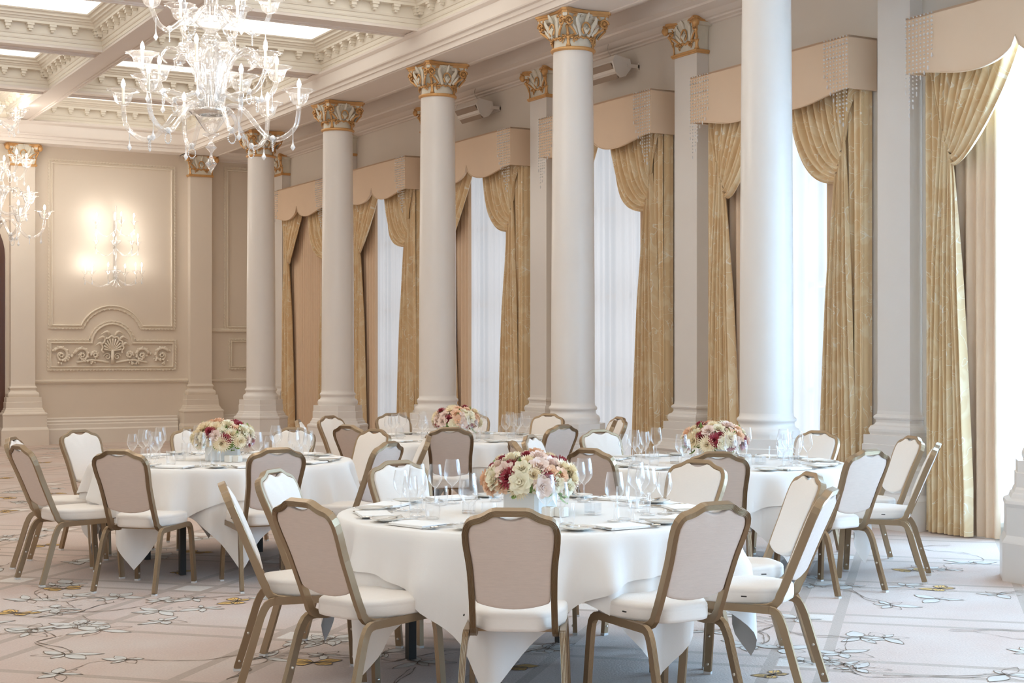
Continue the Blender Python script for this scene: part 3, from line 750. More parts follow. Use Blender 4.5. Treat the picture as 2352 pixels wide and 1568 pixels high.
# ------------------------------------------------------------------ window dressing
PXF = 9.25
def zbot(s):
    a = abs(s)
    if a < .46: return 3.865 + .20 * (1 - sqrt(max(0, 1 - ((.46 - a) / .46) ** 2)))
    return 3.865 + .085 * (1 - cos(pi * min(1, (a - .46) / .72))) / 2
def pelmet_mesh():
    b = MB(); n = 48; HWP = 1.195; t = .03; zt = 4.43; f = []
    for j, x in enumerate((PXF, PXF + t)):
        for k in range(n + 1):
            s = -HWP + 2 * HWP * k / n; f += [(x, s, zt), (x, s, zbot(s))]
    m_ = 2 * (n + 1); fs = []
    for k in range(n):
        a = 2 * k; fs += [(a, a + 1, a + 3, a + 2), (m_ + a, m_ + a + 2, m_ + a + 3, m_ + a + 1), (a + 1, m_ + a + 1, m_ + a + 3, a + 3), (a, a + 2, m_ + a + 2, m_ + a)]
    fs += [(0, m_, m_ + 1, 1), (m_ - 2, m_ - 1, 2 * m_ - 1, 2 * m_ - 2)]
    b.add(f, fs)
    for sg in (-1, 1): b.box(PXF + t, sg * (HWP - t), 3.95, XW - .003, sg * HWP, zt)
    b.box(PXF, -HWP, zt - .02, XW - .003, HWP, zt)
    return b.mesh('pelmet', M['pelmet'])
pel_me = pelmet_mesh()
def piping_mesh():
    b = MB(); b.tube([(PXF - .002, -1.195 + 2.39 * k / 60, zbot(-1.195 + 2.39 * k / 60)) for k in range(61)], .007, 5)
    return b.mesh('piping', M['pelmet'])
pip_me = piping_mesh()
def strands_mesh(sg):
    b = MB()
    for i in range(8):
        s = sg * (1.185 - i * .043); L = (.62, .78, .72, .60, .52, .46, .40, .30)[i] + random.uniform(-.03, .03)
        z = 4.42; x = PXF - .012
        while z > 4.42 - L:
            r = .0082 if int(z * 100) % 5 else .0115
            b.ball((x, s, z), r, 5, 3); z -= .034
        b.lathe([(.001, -.04), (.008, -.025), (.004, 0)], 5, (x, s, z))
    return b.mesh('crystal_strands', M['crystal'])
st_me = [strands_mesh(-1), strands_mesh(1)]
def drape_mesh(seed):
    """one tied-back damask curtain; s measured from the outer end (0) inwards"""
    rnd = random.Random(seed); ph = [rnd.uniform(0, 6.28) for _ in range(6)]
    ZP = 3.13; b = MB(); NU, NV = 96, 26
    def top(u, v):
        s0 = .03 + 1.06 * u; s1 = .20 + .15 * u; z0 = 4.20
        zp = ZP + .42 * (1 - u) ** 1.1
        s = s0 + (s1 - s0) * v
        z = z0 - (z0 - zp) * (1 - (1 - v) ** (1 + 1.25 * u))
        # lower hem of the swag sags a little towards the window
        amp = .036 * (1 - .75 * v ** 3)
        x = PXF + .17 + amp * sin(u * 2 * pi * 11 + ph[0] + .6 * sin(v * 5 + ph[1])) + .012 * sin(u * 41 + ph[2] + v * 6)
        x -= .07 * sin(pi * min(1, v)) * u
        return (x, s, z)
    b.grid(top, NU, NV)
    def tail(u, v):
        s0 = .20 + .15 * u; s1 = .06 + .48 * u
        k = min(1, v * 1.15) ** .75; s = s0 + (s1 - s0) * k; zz = ZP + .42 * (1 - u) ** 1.1; z = zz - (zz - .012) * v
        amp = .012 + .034 * min(1, v * 3)
        x = PXF + .17 + amp * sin(u * 2 * pi * 8 + ph[3] + .3 * sin(v * 4 + ph[4])) + .012 * sin(u * 33 + ph[5] + v * 3)
        return (x, s, z)
    b.grid(tail, NU, 22)
    # outer part hanging straight next to the pilaster
    def outer(u, v):
        z = 4.2 - 4.188 * v; s = .012 + .23 * u
        x = PXF + .19 + .03 * sin(u * 2 * pi * 3 + ph[1]) + .008 * sin(v * 5 + ph[2])
        return (x + .03, s, z)
    b.grid(outer, 30, 16)
    def ret(u, v): return (PXF + .20 + .13 * u, .012 + .008 * sin(u * 9), 4.2 - 4.188 * v)
    b.grid(ret, 6, 4)
    return b
def side_curtain(drape, side):
    vs_ = []
    for (x, s, z) in drape.v: vs_.append((x, side * (1.165 - s), z))
    c = MB(); c.v = vs_; c.f = [list(reversed(f)) if side > 0 else f for f in drape.f]; c.mi = drape.mi; c.sm = drape.sm
    return c.mesh('tied_curtain', M['damask'])
dr_me = {(sd, q): side_curtain(drape_mesh(11 + q), sd) for sd in (-1, 1) for q in (0, 1)}
def lining_mesh(side, wid):
    b = MB(); nf = max(4, int(wid / .10))
    def f(u, v):
        s = side * (1.15 - wid * u); z = 4.2 - 4.19 * v
        return (PXF + .276 + (.023 + .004 * sin(u * 13)) * sin(u * 2 * pi * nf + .9 * sin(u * 7) + .25 * sin(v * 3)), s, z)
    b.grid(f, nf * 10, 8); return b.mesh('lining_curtain', M['liner'])
lin_me = {(s, w_): lining_mesh(s, w_) for s in (-1, 1) for w_ in (.56, .74, 1.14)}
def sheer_mesh():
    b = MB()
    def f(u, v):
        s = -1.10 + 2.2 * u; z = 4.2 - 4.185 * v
        return (PXF + .325 + (.010 + .010 * sin(u * 23 + 1)) * sin(u * 2 * pi * 15 + 1.6 * sin(u * 9) + .6 * sin(v * 2.2)) + .007 * sin(u * 67 + v), s, z)
    b.grid(f, 260, 10); return b.mesh('sheer_curtain', M['sheer'])
sh_me = sheer_mesh()
wn = {3: 'rightmost window, cropped by the frame edge', 4: 'second window from the right, behind the nearest column', 5: 'third window from the right',
      6: 'fourth window from the right', 7: 'fifth window from the right', 8: 'farthest window on the left, fully covered'}
for k, y in enumerate(WINY):
    if k < 3:
        link('sheer_curtain', sh_me, bpy.data.objects['window_%d' % (k + 1)], (0, y, 0)); continue
    nm = wn[k]; loc = (0, y, 0)
    p = link('pelmet', pel_me, None, loc, label='camel scalloped pelmet over the ' + nm, cat='pelmet', group='pelmets over the windows')
    link('piping', pip_me, p)
    for i in (0, 1): link('crystal_strands', st_me[i], p, kind='stuff')
    for sd, sn in ((-1, 'right'), (1, 'left')):
        c = link('damask_curtain', dr_me[(sd, k % 2)], None, loc, label='gold damask curtain tied back on the %s side of the %s' % (sn, nm.split(',')[0]), cat='curtain', group='gold tied curtains')
        link('lining_curtain', lin_me[(sd, 1.14 if k == 8 else (.56 if sd < 0 else .74))], None, loc, label='plain beige curtain behind the gold one, %s side of the %s' % (sn, nm.split(',')[0]), cat='curtain', group='plain beige curtains')
    link('sheer_curtain', sh_me, None, loc, label='white sheer curtain across the ' + nm.split(',')[0], cat='curtain', group='white sheer curtains')

# ------------------------------------------------------------------ wall speakers
def speaker(yc, lab):
    t = empty('wall_speaker', (9.38, yc, 4.80), label=lab, cat='speaker', group='white wall speakers')
    pr = [(.10, .10), (-.10, .13), (-.14, .06), (-.10, -.06), (-.02, -.12), (.04, -.10), (.12, -.0)]   # x,z outline of the cabinet side
    n = len(pr); b = MB()
    for y0, y1, g in ((-.30, .30, .97), (-.32, -.30, 1.0), (.30, .32, 1.0)):
        v = [(x * g, y0, z * g) for x, z in pr] + [(x * g, y1, z * g) for x, z in pr]
        b.add(v, [(k, n + k, n + (k + 1) % n, (k + 1) % n) for k in range(n)] + [tuple(range(n)), tuple(reversed(range(n, 2 * n)))])
    b.build('cabinet', M['spk'], t)
    g = MB(); g.add([(-.142, -.29, .04), (-.142, .29, .04), (-.028, .29, -.122), (-.028, -.29, -.122)], [(0, 3, 2, 1)])
    g.add([(-.150, -.29, .034), (-.150, .29, .034), (-.036, .29, -.128), (-.036, -.29, -.128)], [(0, 3, 2, 1)])
    g.build('grille', M['grille'], t)
    br = MB(); br.box(.06, -.335, .0, .22, -.325, .04); br.box(.06, .325, .0, .22, .335, .04); br.box(.20, -.335, -.02, .218, .335, .06)
    br.build('bracket', M['spk'], t)
    c = MB(); c.tube(qspline([(.0, -.02, .11), (.02, -.03, .18), (-.01, -.02, .24), (.0, -.02, .31)], 4), .004, 5); c.build('cable', M['cable'], t)
speaker(wally(1090, 9.38), 'white wall speaker beside the third column capital, left one of the two')
speaker(wally(1395, 9.38), 'white wall speaker just right of the second column, right one of the two')

# ------------------------------------------------------------------ banquet chair
OUT = [(0, 0), (.03, 0), (.060, 0), (.073, -.002), (.086, -.0075), (.101, -.0165), (.116, -.0245), (.131, -.030), (.147, -.0335), (.162, -.039), (.176, -.050), (.187, -.068), (.194, -.094), (.1935, -.13), (.190, -.165), (.185, -.20), (.180, -.25), (.178, -.31), (.1765, -.38), (.177, -.44)]
LEAN = .395
def backpt(x, h):                       # h: height; gives point on the leaning back plane
    return Vector((x, -.218 - LEAN * (h - .465) - .05 * max(0, (h - .465)) * (h - .465), h))
def offset_in(pts, d):
    o = []
    for i in range(len(pts)):
        a = pts[max(i - 1, 0)]; c = pts[min(i + 1, len(pts) - 1)]
        t = Vector((c[0] - a[0], c[1] - a[1])).normalized(); n = Vector((t.y, -t.x))
        if n.dot(Vector((-pts[i][0], -.15 - pts[i][1]))) < 0: n = -n
        if i == 0: n = Vector((0, -1))
        o.append((pts[i][0] + n.x * d, pts[i][1] + n.y * d))
    return o
def build_chair():
    t = empty('banquet_chair', (0, 0, 0), cat='chair')
    # --- back frame, ribbed on its rear face
    ctr = offset_in(OUT, .012)
    half = [backpt(x, .93 + h) for x, h in ctr]
    low = [Vector((.165, -.214, .462)), Vector((.166, -.206, .438)), Vector((.167, -.188, .418)), Vector((.168, -.160, .405)), Vector((.168, -.12, .400)), Vector((.168, -.08, .401))]
    right = half + low
    path = [Vector((-p.x, p.y, p.z)) for p in reversed(right)] + right[1:]
    n = len(path); norms = []
    Pn = Vector((0, -1, -LEAN)).normalized()
    for i in range(n):
        T = (path[min(i + 1, n - 1)] - path[max(i - 1, 0)]).normalized()
        if i < len(low) + 1 : N_ = Vector((1, 0, 0))
        elif i > n - len(low) - 2: N_ = Vector((-1, 0, 0))
        else: N_ = T.cross(Pn); N_ = N_ if N_.dot(Vector((0, 0, .70)) - Vector((path[i].x, 0, path[i].z))) > 0 else -N_
        norms.append(N_)
    w_, dp = .0125, .018
    # find orientation of B at the top: B = T x N
    sec = []
    back = []
    for k in range(11):
        a = -w_ + 2 * w_ * k / 10; back.append((a, dp if k % 2 == 0 else dp - .0028))
    sec = [(-w_, -dp + .004), (-w_ + .004, -dp), (w_ - .004, -dp), (w_, -dp + .004)] + back[::-1]
    T = (path[n // 2 + 1] - path[n // 2 - 1]).normalized(); Bm = T.cross(norms[n // 2])
    if Bm.dot(Pn) < 0: sec = [(a, -b) for a, b in reversed(sec)]
    b = MB(); b.sweep(sec, path, norms=norms, sm=False)
    b.build('back_frame', M['frame'], t)
    # --- backrest: ivory cushion in front, taupe panel behind
    top = [(0, -.043), (.02, -.041), (.04, -.034), (.058, -.026)]
    inn = offset_in(OUT, .0235)[4:]
    inn = [p for p in inn if p[1] > -.375]
    bot = [(.150, -.378), (.143, -.388), (.12, -.397), (.08, -.407), (.04, -.413), (0, -.415)]
    hp = top + inn + bot
    outl = hp + [(-x, h) for x, h in reversed(hp[1:-1])]
    def padmesh(sgn, depth, bulge):
        b = MB(); m_ = len(outl); cx, cz = 0, -.205; nrm = -Pn * sgn
        rings = [(1.0, 0.0), (1.0, depth * .7), (.975, depth * .95), (.93, depth), (.7, depth + bulge * .7), (.35, depth + bulge)]
        vs_ = []
        for s_, d in rings:
            for x, h in outl: vs_.append(backpt(cx + (x - cx) * s_, .93 + cz + (h - cz) * s_) + nrm * d)
        vs_.append(backpt(cx, .93 + cz) + nrm * (depth + bulge * 1.05))
        fs = []
        for i in range(len(rings) - 1):
            for k in range(m_): fs.append((i * m_ + k, i * m_ + (k + 1) % m_, (i + 1) * m_ + (k + 1) % m_, (i + 1) * m_ + k))
        c = len(vs_) - 1; o = (len(rings) - 1) * m_
        for k in range(m_): fs.append((o + k, o + (k + 1) % m_, c))
        fs.append(tuple(range(m_)))
        if sgn < 0: fs = [tuple(reversed(f)) for f in fs]
        b.add(vs_, fs, sm=True); return b
    padmesh(1, .024, .012).build('backrest', M['seat'], t)
    padmesh(-1, .015, .004).build('back_panel', M['back'], t, label='taupe rear fabric panel')
    # --- seat cushion
    def outline(s_, n=40):
        o = []
        for k in range(n):
            a = 2 * pi * k / n; ca, sa = cos(a), sin(a); e = .42
            x = abs(ca) ** e * (1 if ca > 0 else -1); y = abs(sa) ** e * (1 if sa > 0 else -1)
            hw = .205 + .012 * y - (.05 if y < -.75 else .05 * max(0, (-y - .25) / .5)); hd = .212
            o.append((x * hw * s_, (y * hd * s_) - .008))
        return o
    b = MB(); vs_ = []
    R = [(.93, .413), (.985, .418), (1.0, .430), (1.0, .462), (.994, .468), (.998, .472), (.985, .482), (.95, .489), (.80, .494), (.4, .498)]
    for s_, z in R: vs_ += [(x, y, z) for x, y in outline(s_)]
    n_ = 40; fs = [(i * n_ + k, i * n_ + (k + 1) % n_, (i + 1) * n_ + (k + 1) % n_, (i + 1) * n_ + k) for i in range(len(R) - 1) for k in range(n_)]
    fs += [tuple(reversed(range(n_))), tuple((len(R) - 1) * n_ + k for k in range(n_))]
    b.add(vs_, fs, sm=True)
    seat = b.build('seat', M['seat'], t)
    MB().box(-.2185, -.075, .452, -.2135, -.050, .457).build('seat_tag', M['tag'], seat)
    # --- side rails and legs
    rs = [(-.0125, -.016), (-.0125, .016)] ; r_ = [(-.012, -.017), (.012, -.017), (.012, .017), (-.012, .017)]
    rib = []
    for k in range(9): rib.append((-.012 + .024 * k / 8, .017 if k % 2 == 0 else .0148))
    sec2 = [(.012, -.017), (-.012, -.017)] + rib
    for sx in (-1, 1):
        X = lambda d: sx * (.196 + d)
        rail_ = [Vector((X(0), -.175, .3985)), Vector((X(0), -.08, .4005)), Vector((X(0), .06, .4035)), Vector((X(0), .150, .405))]
        b = MB(); b.sweep(sec2, rail_, norms=[(1, 0, 0)] * 4, sm=False); b.build('side_rail', M['frame'], t)
        rear = [(X(0), -.170, .3985), (X(0), -.190, .395), (X(.001), -.208, .383), (X(.003), -.222, .362), (X(.006), -.238, .325), (X(.013), -.287, .16), (X(.020), -.333, .012)]
        front = [(X(0), .148, .405), (X(0), .170, .402), (X(.001), .190, .390), (X(.002), .203, .37), (X(.004), .210, .33), (X(.010), .222, .16), (X(.014), .232, .012)]
        for pts in (rear, front):
            b = MB(); b.sweep(sec2, pts, norms=[(1, 0, 0)] * len(pts), sm=False)
            lg = b.build('leg', M['frame'], t)
            e = Vector(pts[-1])
            g = MB(); g.cbox((e.x, e.y, .006), (.026, .036, .012)); g.build('foot_glide', M['plastic'], lg)
            p5, p6 = Vector(pts[5]), Vector(pts[6]); q1_ = p6.lerp(p5, .25); q2_ = p5.lerp(Vector(pts[4]), .15)
            for q in (q1_, q2_):
                s_ = MB(); s_.lathe([(.007, -.003), (.007, .003), (.004, .005), (.0005, .0055)], 10, (q.x - sx * .013, q.y, q.z), axis=Matrix.Rotation(-sx * pi / 2, 3, 'Y'))
                s_.build('stacking_button', M['screw'], lg)
        # crossbar under the seat
    b = MB(); b.box(-.19, -.06, .388, .19, -.03, .412); b.box(-.19, .10, .388, .19, .13, .412)
    b.build('seat_support', M['frame'], t)
    return t

# ------------------------------------------------------------------ tables
DZ = 2040.0
TABLES = {   # centre in camera space (right, forward)
    'front': (.09, 7.26), 'left': (-2.12, 10.86), 'right': (1.455, 10.58), 'far': (-.51, 13.75)}
TOPS = {
    'front': [('nearest the camera', 1172.8, 1168.7), ('first right of the nearest', 1647.6, 1153.8), ('second right of the nearest', 1911.6, 1121.7), ('third right of the nearest', 1868, 1085.4),
              ('fourth right of the nearest', 1608.6, 1056.3), ('farthest, hidden by the flowers', None, 0), ('fourth left of the nearest', 909.4, 1058), ('third left of the nearest', 622.5, 1078),
              ('second left of the nearest', 509, 1108.6), ('first left of the nearest', 687, 1147)],
    'left': [('nearest the camera', 269.9, 1032.5), ('first right of the nearest', 638.3, 1029), ('second right of the nearest', 897.9, 1014.7), ('third right of the nearest', 984.9, 1000), ('fourth right of the nearest', 865.4, 985.6),
             ('fifth right of the nearest', 677, 982), ('farthest, behind the glasses', None, 0), ('third left of the nearest', 178, 987.4), ('second left of the nearest', 24.4, 1004), ('first left of the nearest', 41.6, 1021.3)],
    'right': [('nearest the camera', 1649.9, 1038), ('first right of the nearest', 2001, 1032.7), ('second right of the nearest', 2156, 1017.5), ('third right of the nearest', 2098.7, 1001.7), ('fourth right of the nearest', 1881.7, 989.2),
              ('farthest, hidden by the flowers', None, 0), ('fourth left of the nearest', 1373.5, 987), ('third left of the nearest', 1214.8, 999.4), ('second left of the nearest', 1176.5, 1013.2), ('first left of the nearest', 1350.6, 1030)],
    'far': [('nearest the camera', 1033.7, 981.6), ('first right of the nearest', 1295, 975.5), ('second right of the nearest', 1413.7, 965), ('third right of the nearest', 1425, 957.5), ('fourth right of the nearest', 1262.6, 950),
            ('farthest, behind the flowers', None, 0), ('fourth left of the nearest', 899.8, 949), ('third left of the nearest', 754.4, 954.8), ('second left of the nearest', 683, 964), ('first left of the nearest', 796.5, 975.9)]}
ROTS = {'front': (radians(185.5), radians(143.5)), 'left': (radians(172.5), radians(213.5)), 'right': (radians(174.5), radians(219.5)), 'far': (radians(165), radians(210))}
ZT = .762
def cloth_mesh(name, R, a, rot, zt, seed, inner=0.0, fl=1.0):
    rnd = random.Random(seed); ph = [rnd.uniform(0, 6.28) for _ in range(8)]
    n = 200; b = MB(); vs_ = [(0, 0, zt)]
    for r in (R * .5, R * .9, R - .012): vs_ += [(r * cos(rot + pi / 4 + 2 * pi * k / n), r * sin(rot + pi / 4 + 2 * pi * k / n), zt) for k in range(n)]
    J = 16
    for j in range(J + 1):
        t = j / J
        for k in range(n):
            phi = pi / 4 + 2 * pi * k / n; th = rot + phi
            L = a / max(abs(cos(phi)), abs(sin(phi))) - R
            q = (phi % (pi / 2)) - pi / 4; cn = max(0, 1 - abs(q - 0) / .6) if False else max(0, 1 - abs(((phi - pi / 4 + pi / 4) % (pi / 2)) - pi / 4) / .5)
            z = zt - .004 - L * t
            fold = sin(14 * th + ph[0] + .9 * sin(3 * th + ph[1])) * .45 + sin(25 * th + ph[2] + .9 * sin(4 * th + ph[3])) * .40 + sin(29 * th + ph[4]) * .15
            drop = L * t
            amp = .12 * min(1, drop / .22)
            flare = fl * .075 * cn ** 1.5 * sin(pi * min(1, drop / .7) * .6)
            r = R + .004 + .012 * min(1, drop / .03) + amp * (fold + .55) * .6 + flare - inner
            if drop > .02: r -= .045 * min(1, drop / .5) * (1 - cn * fl)
            vs_.append((r * cos(th), r * sin(th), z))
    fs = [(0, 1 + k, 1 + (k + 1) % n) for k in range(n)]
    rows = 3 + J + 1
    for i in range(rows - 1):
        o = 1 + i * n
        for k in range(n): fs.append((o + k, o + n + k, o + n + (k + 1) % n, o + (k + 1) % n))
    b.add(vs_, fs, sm=True); return b.mesh(name, M['cloth'])
def make_table():
    t = empty('round_table', (0, 0, 0), cat='table')
    b = MB(); b.lathe([(.001, .722), (.898, .722), (.902, .728), (.902, .742), (.898, .746), (.001, .746)], 64); b.build('tabletop', M['wood'], t)
    b = MB(); b.lathe([(.80, .690), (.80, .722), (.785, .722), (.785, .690), (.80, .690)], 48); b.build('apron', M['black'], t)
    for a in (pi / 4, 3 * pi / 4, 5 * pi / 4, 7 * pi / 4):
        b = MB(); b.cbox((.62 * cos(a), .62 * sin(a), .365), (.042, .042, .715)); b.build('leg', M['black'], t)
    b = MB()
    for s_ in (-1, 1): b.cbox((0, s_ * .62 * sin(pi / 4), .62), (.84, .03, .03)); 
    b.build('brace', M['black'], t)
    return t

# ---------- table ware (each built once)
def wine_glass(name, h, rb, lab):
    b = MB(); st = h * .42
    prof = [(.0005, .0015), (.034, .001), (.036, .003), (.020, .006), (.006, .012), (.0038, .03), (.0034, st * .6), (.0045, st - .008), (.012, st), (rb * .62, st + .014), (rb * .93, st + .034), (rb, st + .052), (rb * .96, st + .075), (rb * .82, h - .012), (rb * .76, h)]
    b.lathe(prof, 20); return b.mesh(name, M['glass'])
WG = {'red_wine_glass': wine_glass('red_wine_glass', .228, .045, ''), 'white_wine_glass': wine_glass('white_wine_glass', .200, .038, '')}
b = MB(); b.lathe([(.0005, .008), (.024, .008), (.027, .002), (.030, .0), (.033, .012), (.036, .04), (.0345, .09), (.0335, .098)], 20); TUM = b.mesh('water_tumbler', M['glass'])
b = MB(); b.lathe([(.0005, .003), (.045, .003), (.052, .006), (.080, .014), (.0815, .0165), (.079, .0165), (.052, .0095), (.0005, .0065)], 36); PLATE = b.mesh('side_plate', M['china'])
def cutlery(kind):
    b = MB()
    if kind == 'fork':
        b.sweep([(-.0022, -.001), (.0022, -.001), (.0022, .001), (-.0022, .001)], [(0, y, z) for y, z in ((-.10, .004), (-.06, .003), (0, .006), (.04, .010), (.05, .009))], norms=[(1, 0, 0)] * 5, scale=[2.6, 1.8, 1.0, 1.2, 3.6], sm=False)
        for k in range(4): b.box(-.0095 + k * .0052, .05, .006, -.0065 + k * .0052, .095, .0085)
    elif kind == 'knife':
        b.sweep([(-.004, -.002), (.004, -.002), (.004, .002), (-.004, .002)], [(0, y, .004) for y in (-.11, -.09, -.03, .0)], norms=[(1, 0, 0)] * 4, scale=[1.4, 1.3, .9, 1.1], sm=False)
        b.add([(-.006, 0, .003), (.006, 0, .003), (.009, .07, .003), (.002, .115, .003), (-.006, .10, .003), (-.006, 0, .0045), (.006, 0, .004), (.009, .07, .0035), (.002, .115, .0035), (-.006, .10, .0045)], [(4, 3, 2, 1, 0), (5, 6, 7, 8, 9), (0, 1, 6, 5), (1, 2, 7, 6), (2, 3, 8, 7), (3, 4, 9, 8), (4, 0, 5, 9)])
    elif kind == 'spoon':
        b.sweep([(-.0022, -.001), (.0022, -.001), (.0022, .001), (-.0022, .001)], [(0, y, z) for y, z in ((-.09, .004), (-.05, .003), (0, .006), (.035, .010))], norms=[(1, 0, 0)] * 4, scale=[2.4, 1.7, 1.0, 1.2], sm=False)
        b.grid(lambda u, v: (.0185 * sin(pi * v) ** .7 * (2 * u - 1), .033 + .055 * v, .010 - .007 * sin(pi * v) * (1 - (2 * u - 1) ** 2)), 6, 8)
    return b.mesh(kind, M['silver'])
CUT = {k: cutlery(k) for k in ('fork', 'knife', 'spoon')}
b = MB()
def nap_layer(z0, z1, dx, dy):
    pr = [(-.075 + dx, .0), (-.079 + dx, .25), (-.080 + dx, .5), (-.079 + dx, .75), (-.074 + dx, 1.0)]
    rim = [(-.078 + dx, -.110 + dy), (.078 - dx, -.112 + dy), (.079, .110), (-.079, .112 - dy)]
    vs_ = []
    for f_, z in ((.97, z0), (1.0, z0 + (z1 - z0) * .3), (1.0, z0 + (z1 - z0) * .75), (.965, z1)): vs_ += [(x * f_, y * f_, z + .0012 * sin(y * 40 + x * 30)) for x, y in rim]
    b.add(vs_, [(q * 4 + k, q * 4 + (k + 1) % 4, (q + 1) * 4 + (k + 1) % 4, (q + 1) * 4 + k) for q in range(3) for k in range(4)] + [(3, 2, 1, 0), (12, 13, 14, 15)], sm=False)
nap_layer(.0, .0065, 0, 0); nap_layer(.006, .0125, .002, .004)
NAP = b.mesh('folded_napkin', M['napkin'])

def bouquet_parts():
    P = {}
    def petal(b, T, L, W, curl, lift, mi=0, nu=3, nv=4, point=False):
        def f(u, v):
            a = (u - .5) * 2; wv = W * (sin(pi * min(1, .15 + .75 * v)) if not point else (1 - abs(2 * v - .9)) * .9 + .1)
            p = Vector((a * wv / 2, v * L, lift * sin(v * pi / 2) + curl * v * v + .12 * W * (a * a)))
            return T @ p
        b.grid(f, nu, nv, mi)
    def rose(m_):
        b = MB()
        for ring, (n, r, tilt, L, W) in enumerate(((3, .002, 78, .026, .024), (4, .006, 68, .030, .030), (5, .009, 52, .034, .036), (6, .010, 32, .038, .040), (6, .008, 10, .040, .040))):
            for k in range(n):
                a = 2 * pi * k / n + ring * .5
                T = Matrix.Rotation(a, 4, 'Z') @ Matrix.Translation((0, r, .004 * (4 - ring))) @ Matrix.Rotation(radians(tilt), 4, 'X')
                petal(b, T, L, W, -.012, .008, nu=2, nv=3)
        return b.mesh('rose_bloom', m_)
    def mum(m_, n0, L0, nm, w_=.010):
        b = MB()
        for ring in range(5):
            n = n0 + ring * 2; tilt = 72 - ring * 19; L = L0 * (.55 + .12 * ring)
            for k in range(n):
                a = 2 * pi * (k + .5 * (ring % 2)) / n
                T = Matrix.Rotation(a, 4, 'Z') @ Matrix.Translation((0, .002, .010 - ring * .002)) @ Matrix.Rotation(radians(tilt), 4, 'X')
                petal(b, T, L, w_, .006, .002, nu=1, nv=3, point=True)
        return b.mesh(nm, m_)
    P['rc'] = rose(M['rose_cream']); P['rp'] = rose(M['rose_peach']); P['rb'] = rose(M['rose_blush'])
    P['mu'] = mum(M['mum'], 17, .056, 'chrysanthemum_bloom', .0145); P['da'] = mum(M['dahlia'], 11, .046, 'dahlia_bloom', .018)
    b = MB(); b.grid(lambda u, v: ((u - .5) * .030 * sin(pi * min(1, .1 + .85 * v)), v * .06, .012 * sin(v * 2.2) + .01 * (2 * u - 1) ** 2), 2, 5); P['lf'] = b.mesh('leaf', M['leaf'])
    return P
BQ = bouquet_parts()
NM = {'rc': 'rose', 'rp': 'rose', 'rb': 'rose', 'mu': 'chrysanthemum', 'da': 'dahlia', 'lf': 'leaf'}
def bouquet(loc, seed, lab):
    rnd = random.Random(seed); t = empty('flower_centrepiece', loc, rnd.uniform(0, 6), label=lab, cat='flowers', group='flower centrepieces')
    b = MB(); b.prism([(x * .125 - .0, y * .095) for x, y in ((-1, -.85), (-.85, -1), (.85, -1), (1, -.85), (1, .85), (.85, 1), (-.85, 1), (-1, .85))], 0, .105)
    b.build('vase', M['vase'], t)
    seq = ['mu', 'rc', 'da', 'rp', 'mu', 'rb', 'da', 'rc', 'mu', 'rp', 'da', 'rc', 'rb']
    n = 56; bag = []
    while len(bag) < n:
        q = seq[:]; rnd.shuffle(q); bag += q
    for i in range(n):
        zz = 1 - 1.28 * (i + .5) / n; a = i * 2.39996 + rnd.uniform(-.15, .15)
        rr = sqrt(max(0, 1 - zz * zz)); c = Vector((.185 * rr * cos(a), .185 * rr * sin(a), .155 + .095 * zz))
        nrm = Vector((rr * cos(a), rr * sin(a), zz * 1.1 + .12)).normalized()
        k = bag[i]
        o = link(NM[k], BQ[k], t); q = Vector((0, 0, 1)).rotation_difference(nrm)
        o.rotation_mode = 'QUATERNION'; o.rotation_quaternion = q @ Matrix.Rotation(rnd.uniform(0, 6), 3, 'Z').to_quaternion()
        s_ = rnd.uniform(.95, 1.25) * (1.1 if k[0] == 'r' else 1.05); o.scale = (s_, s_, s_); o.location = c + nrm * rnd.uniform(-.01, .018)
        o['label'] = {'rc': 'cream rose', 'rp': 'peach rose', 'rb': 'blush rose', 'mu': 'pale yellow chrysanthemum', 'da': 'burgundy dahlia'}[k]
    for i in range(34):
        zz = rnd.uniform(-.45, .85); a = rnd.uniform(0, 2 * pi); rr = sqrt(1 - zz * zz)
        nrm = Vector((rr * cos(a), rr * sin(a), zz)); o = link('leaf', BQ['lf'], t, nrm * .165 + Vector((0, 0, .13 - .03 * zz)))
        T = Matrix((Vector((-sin(a), cos(a), 0)), nrm, Vector((-sin(a), cos(a), 0)).cross(nrm))).transposed()
        o.rotation_mode = 'QUATERNION'; o.rotation_quaternion = (T @ Matrix.Rotation(rnd.uniform(-.6, .6), 3, 'X')).to_quaternion(); s_ = rnd.uniform(.8, 1.2); o.scale = (s_, s_, s_)
    g = MB(); g.ball((0, 0, .155), .15, 12, 8, sz=.72); g.build('foliage', M['leaf'], t, kind='stuff')

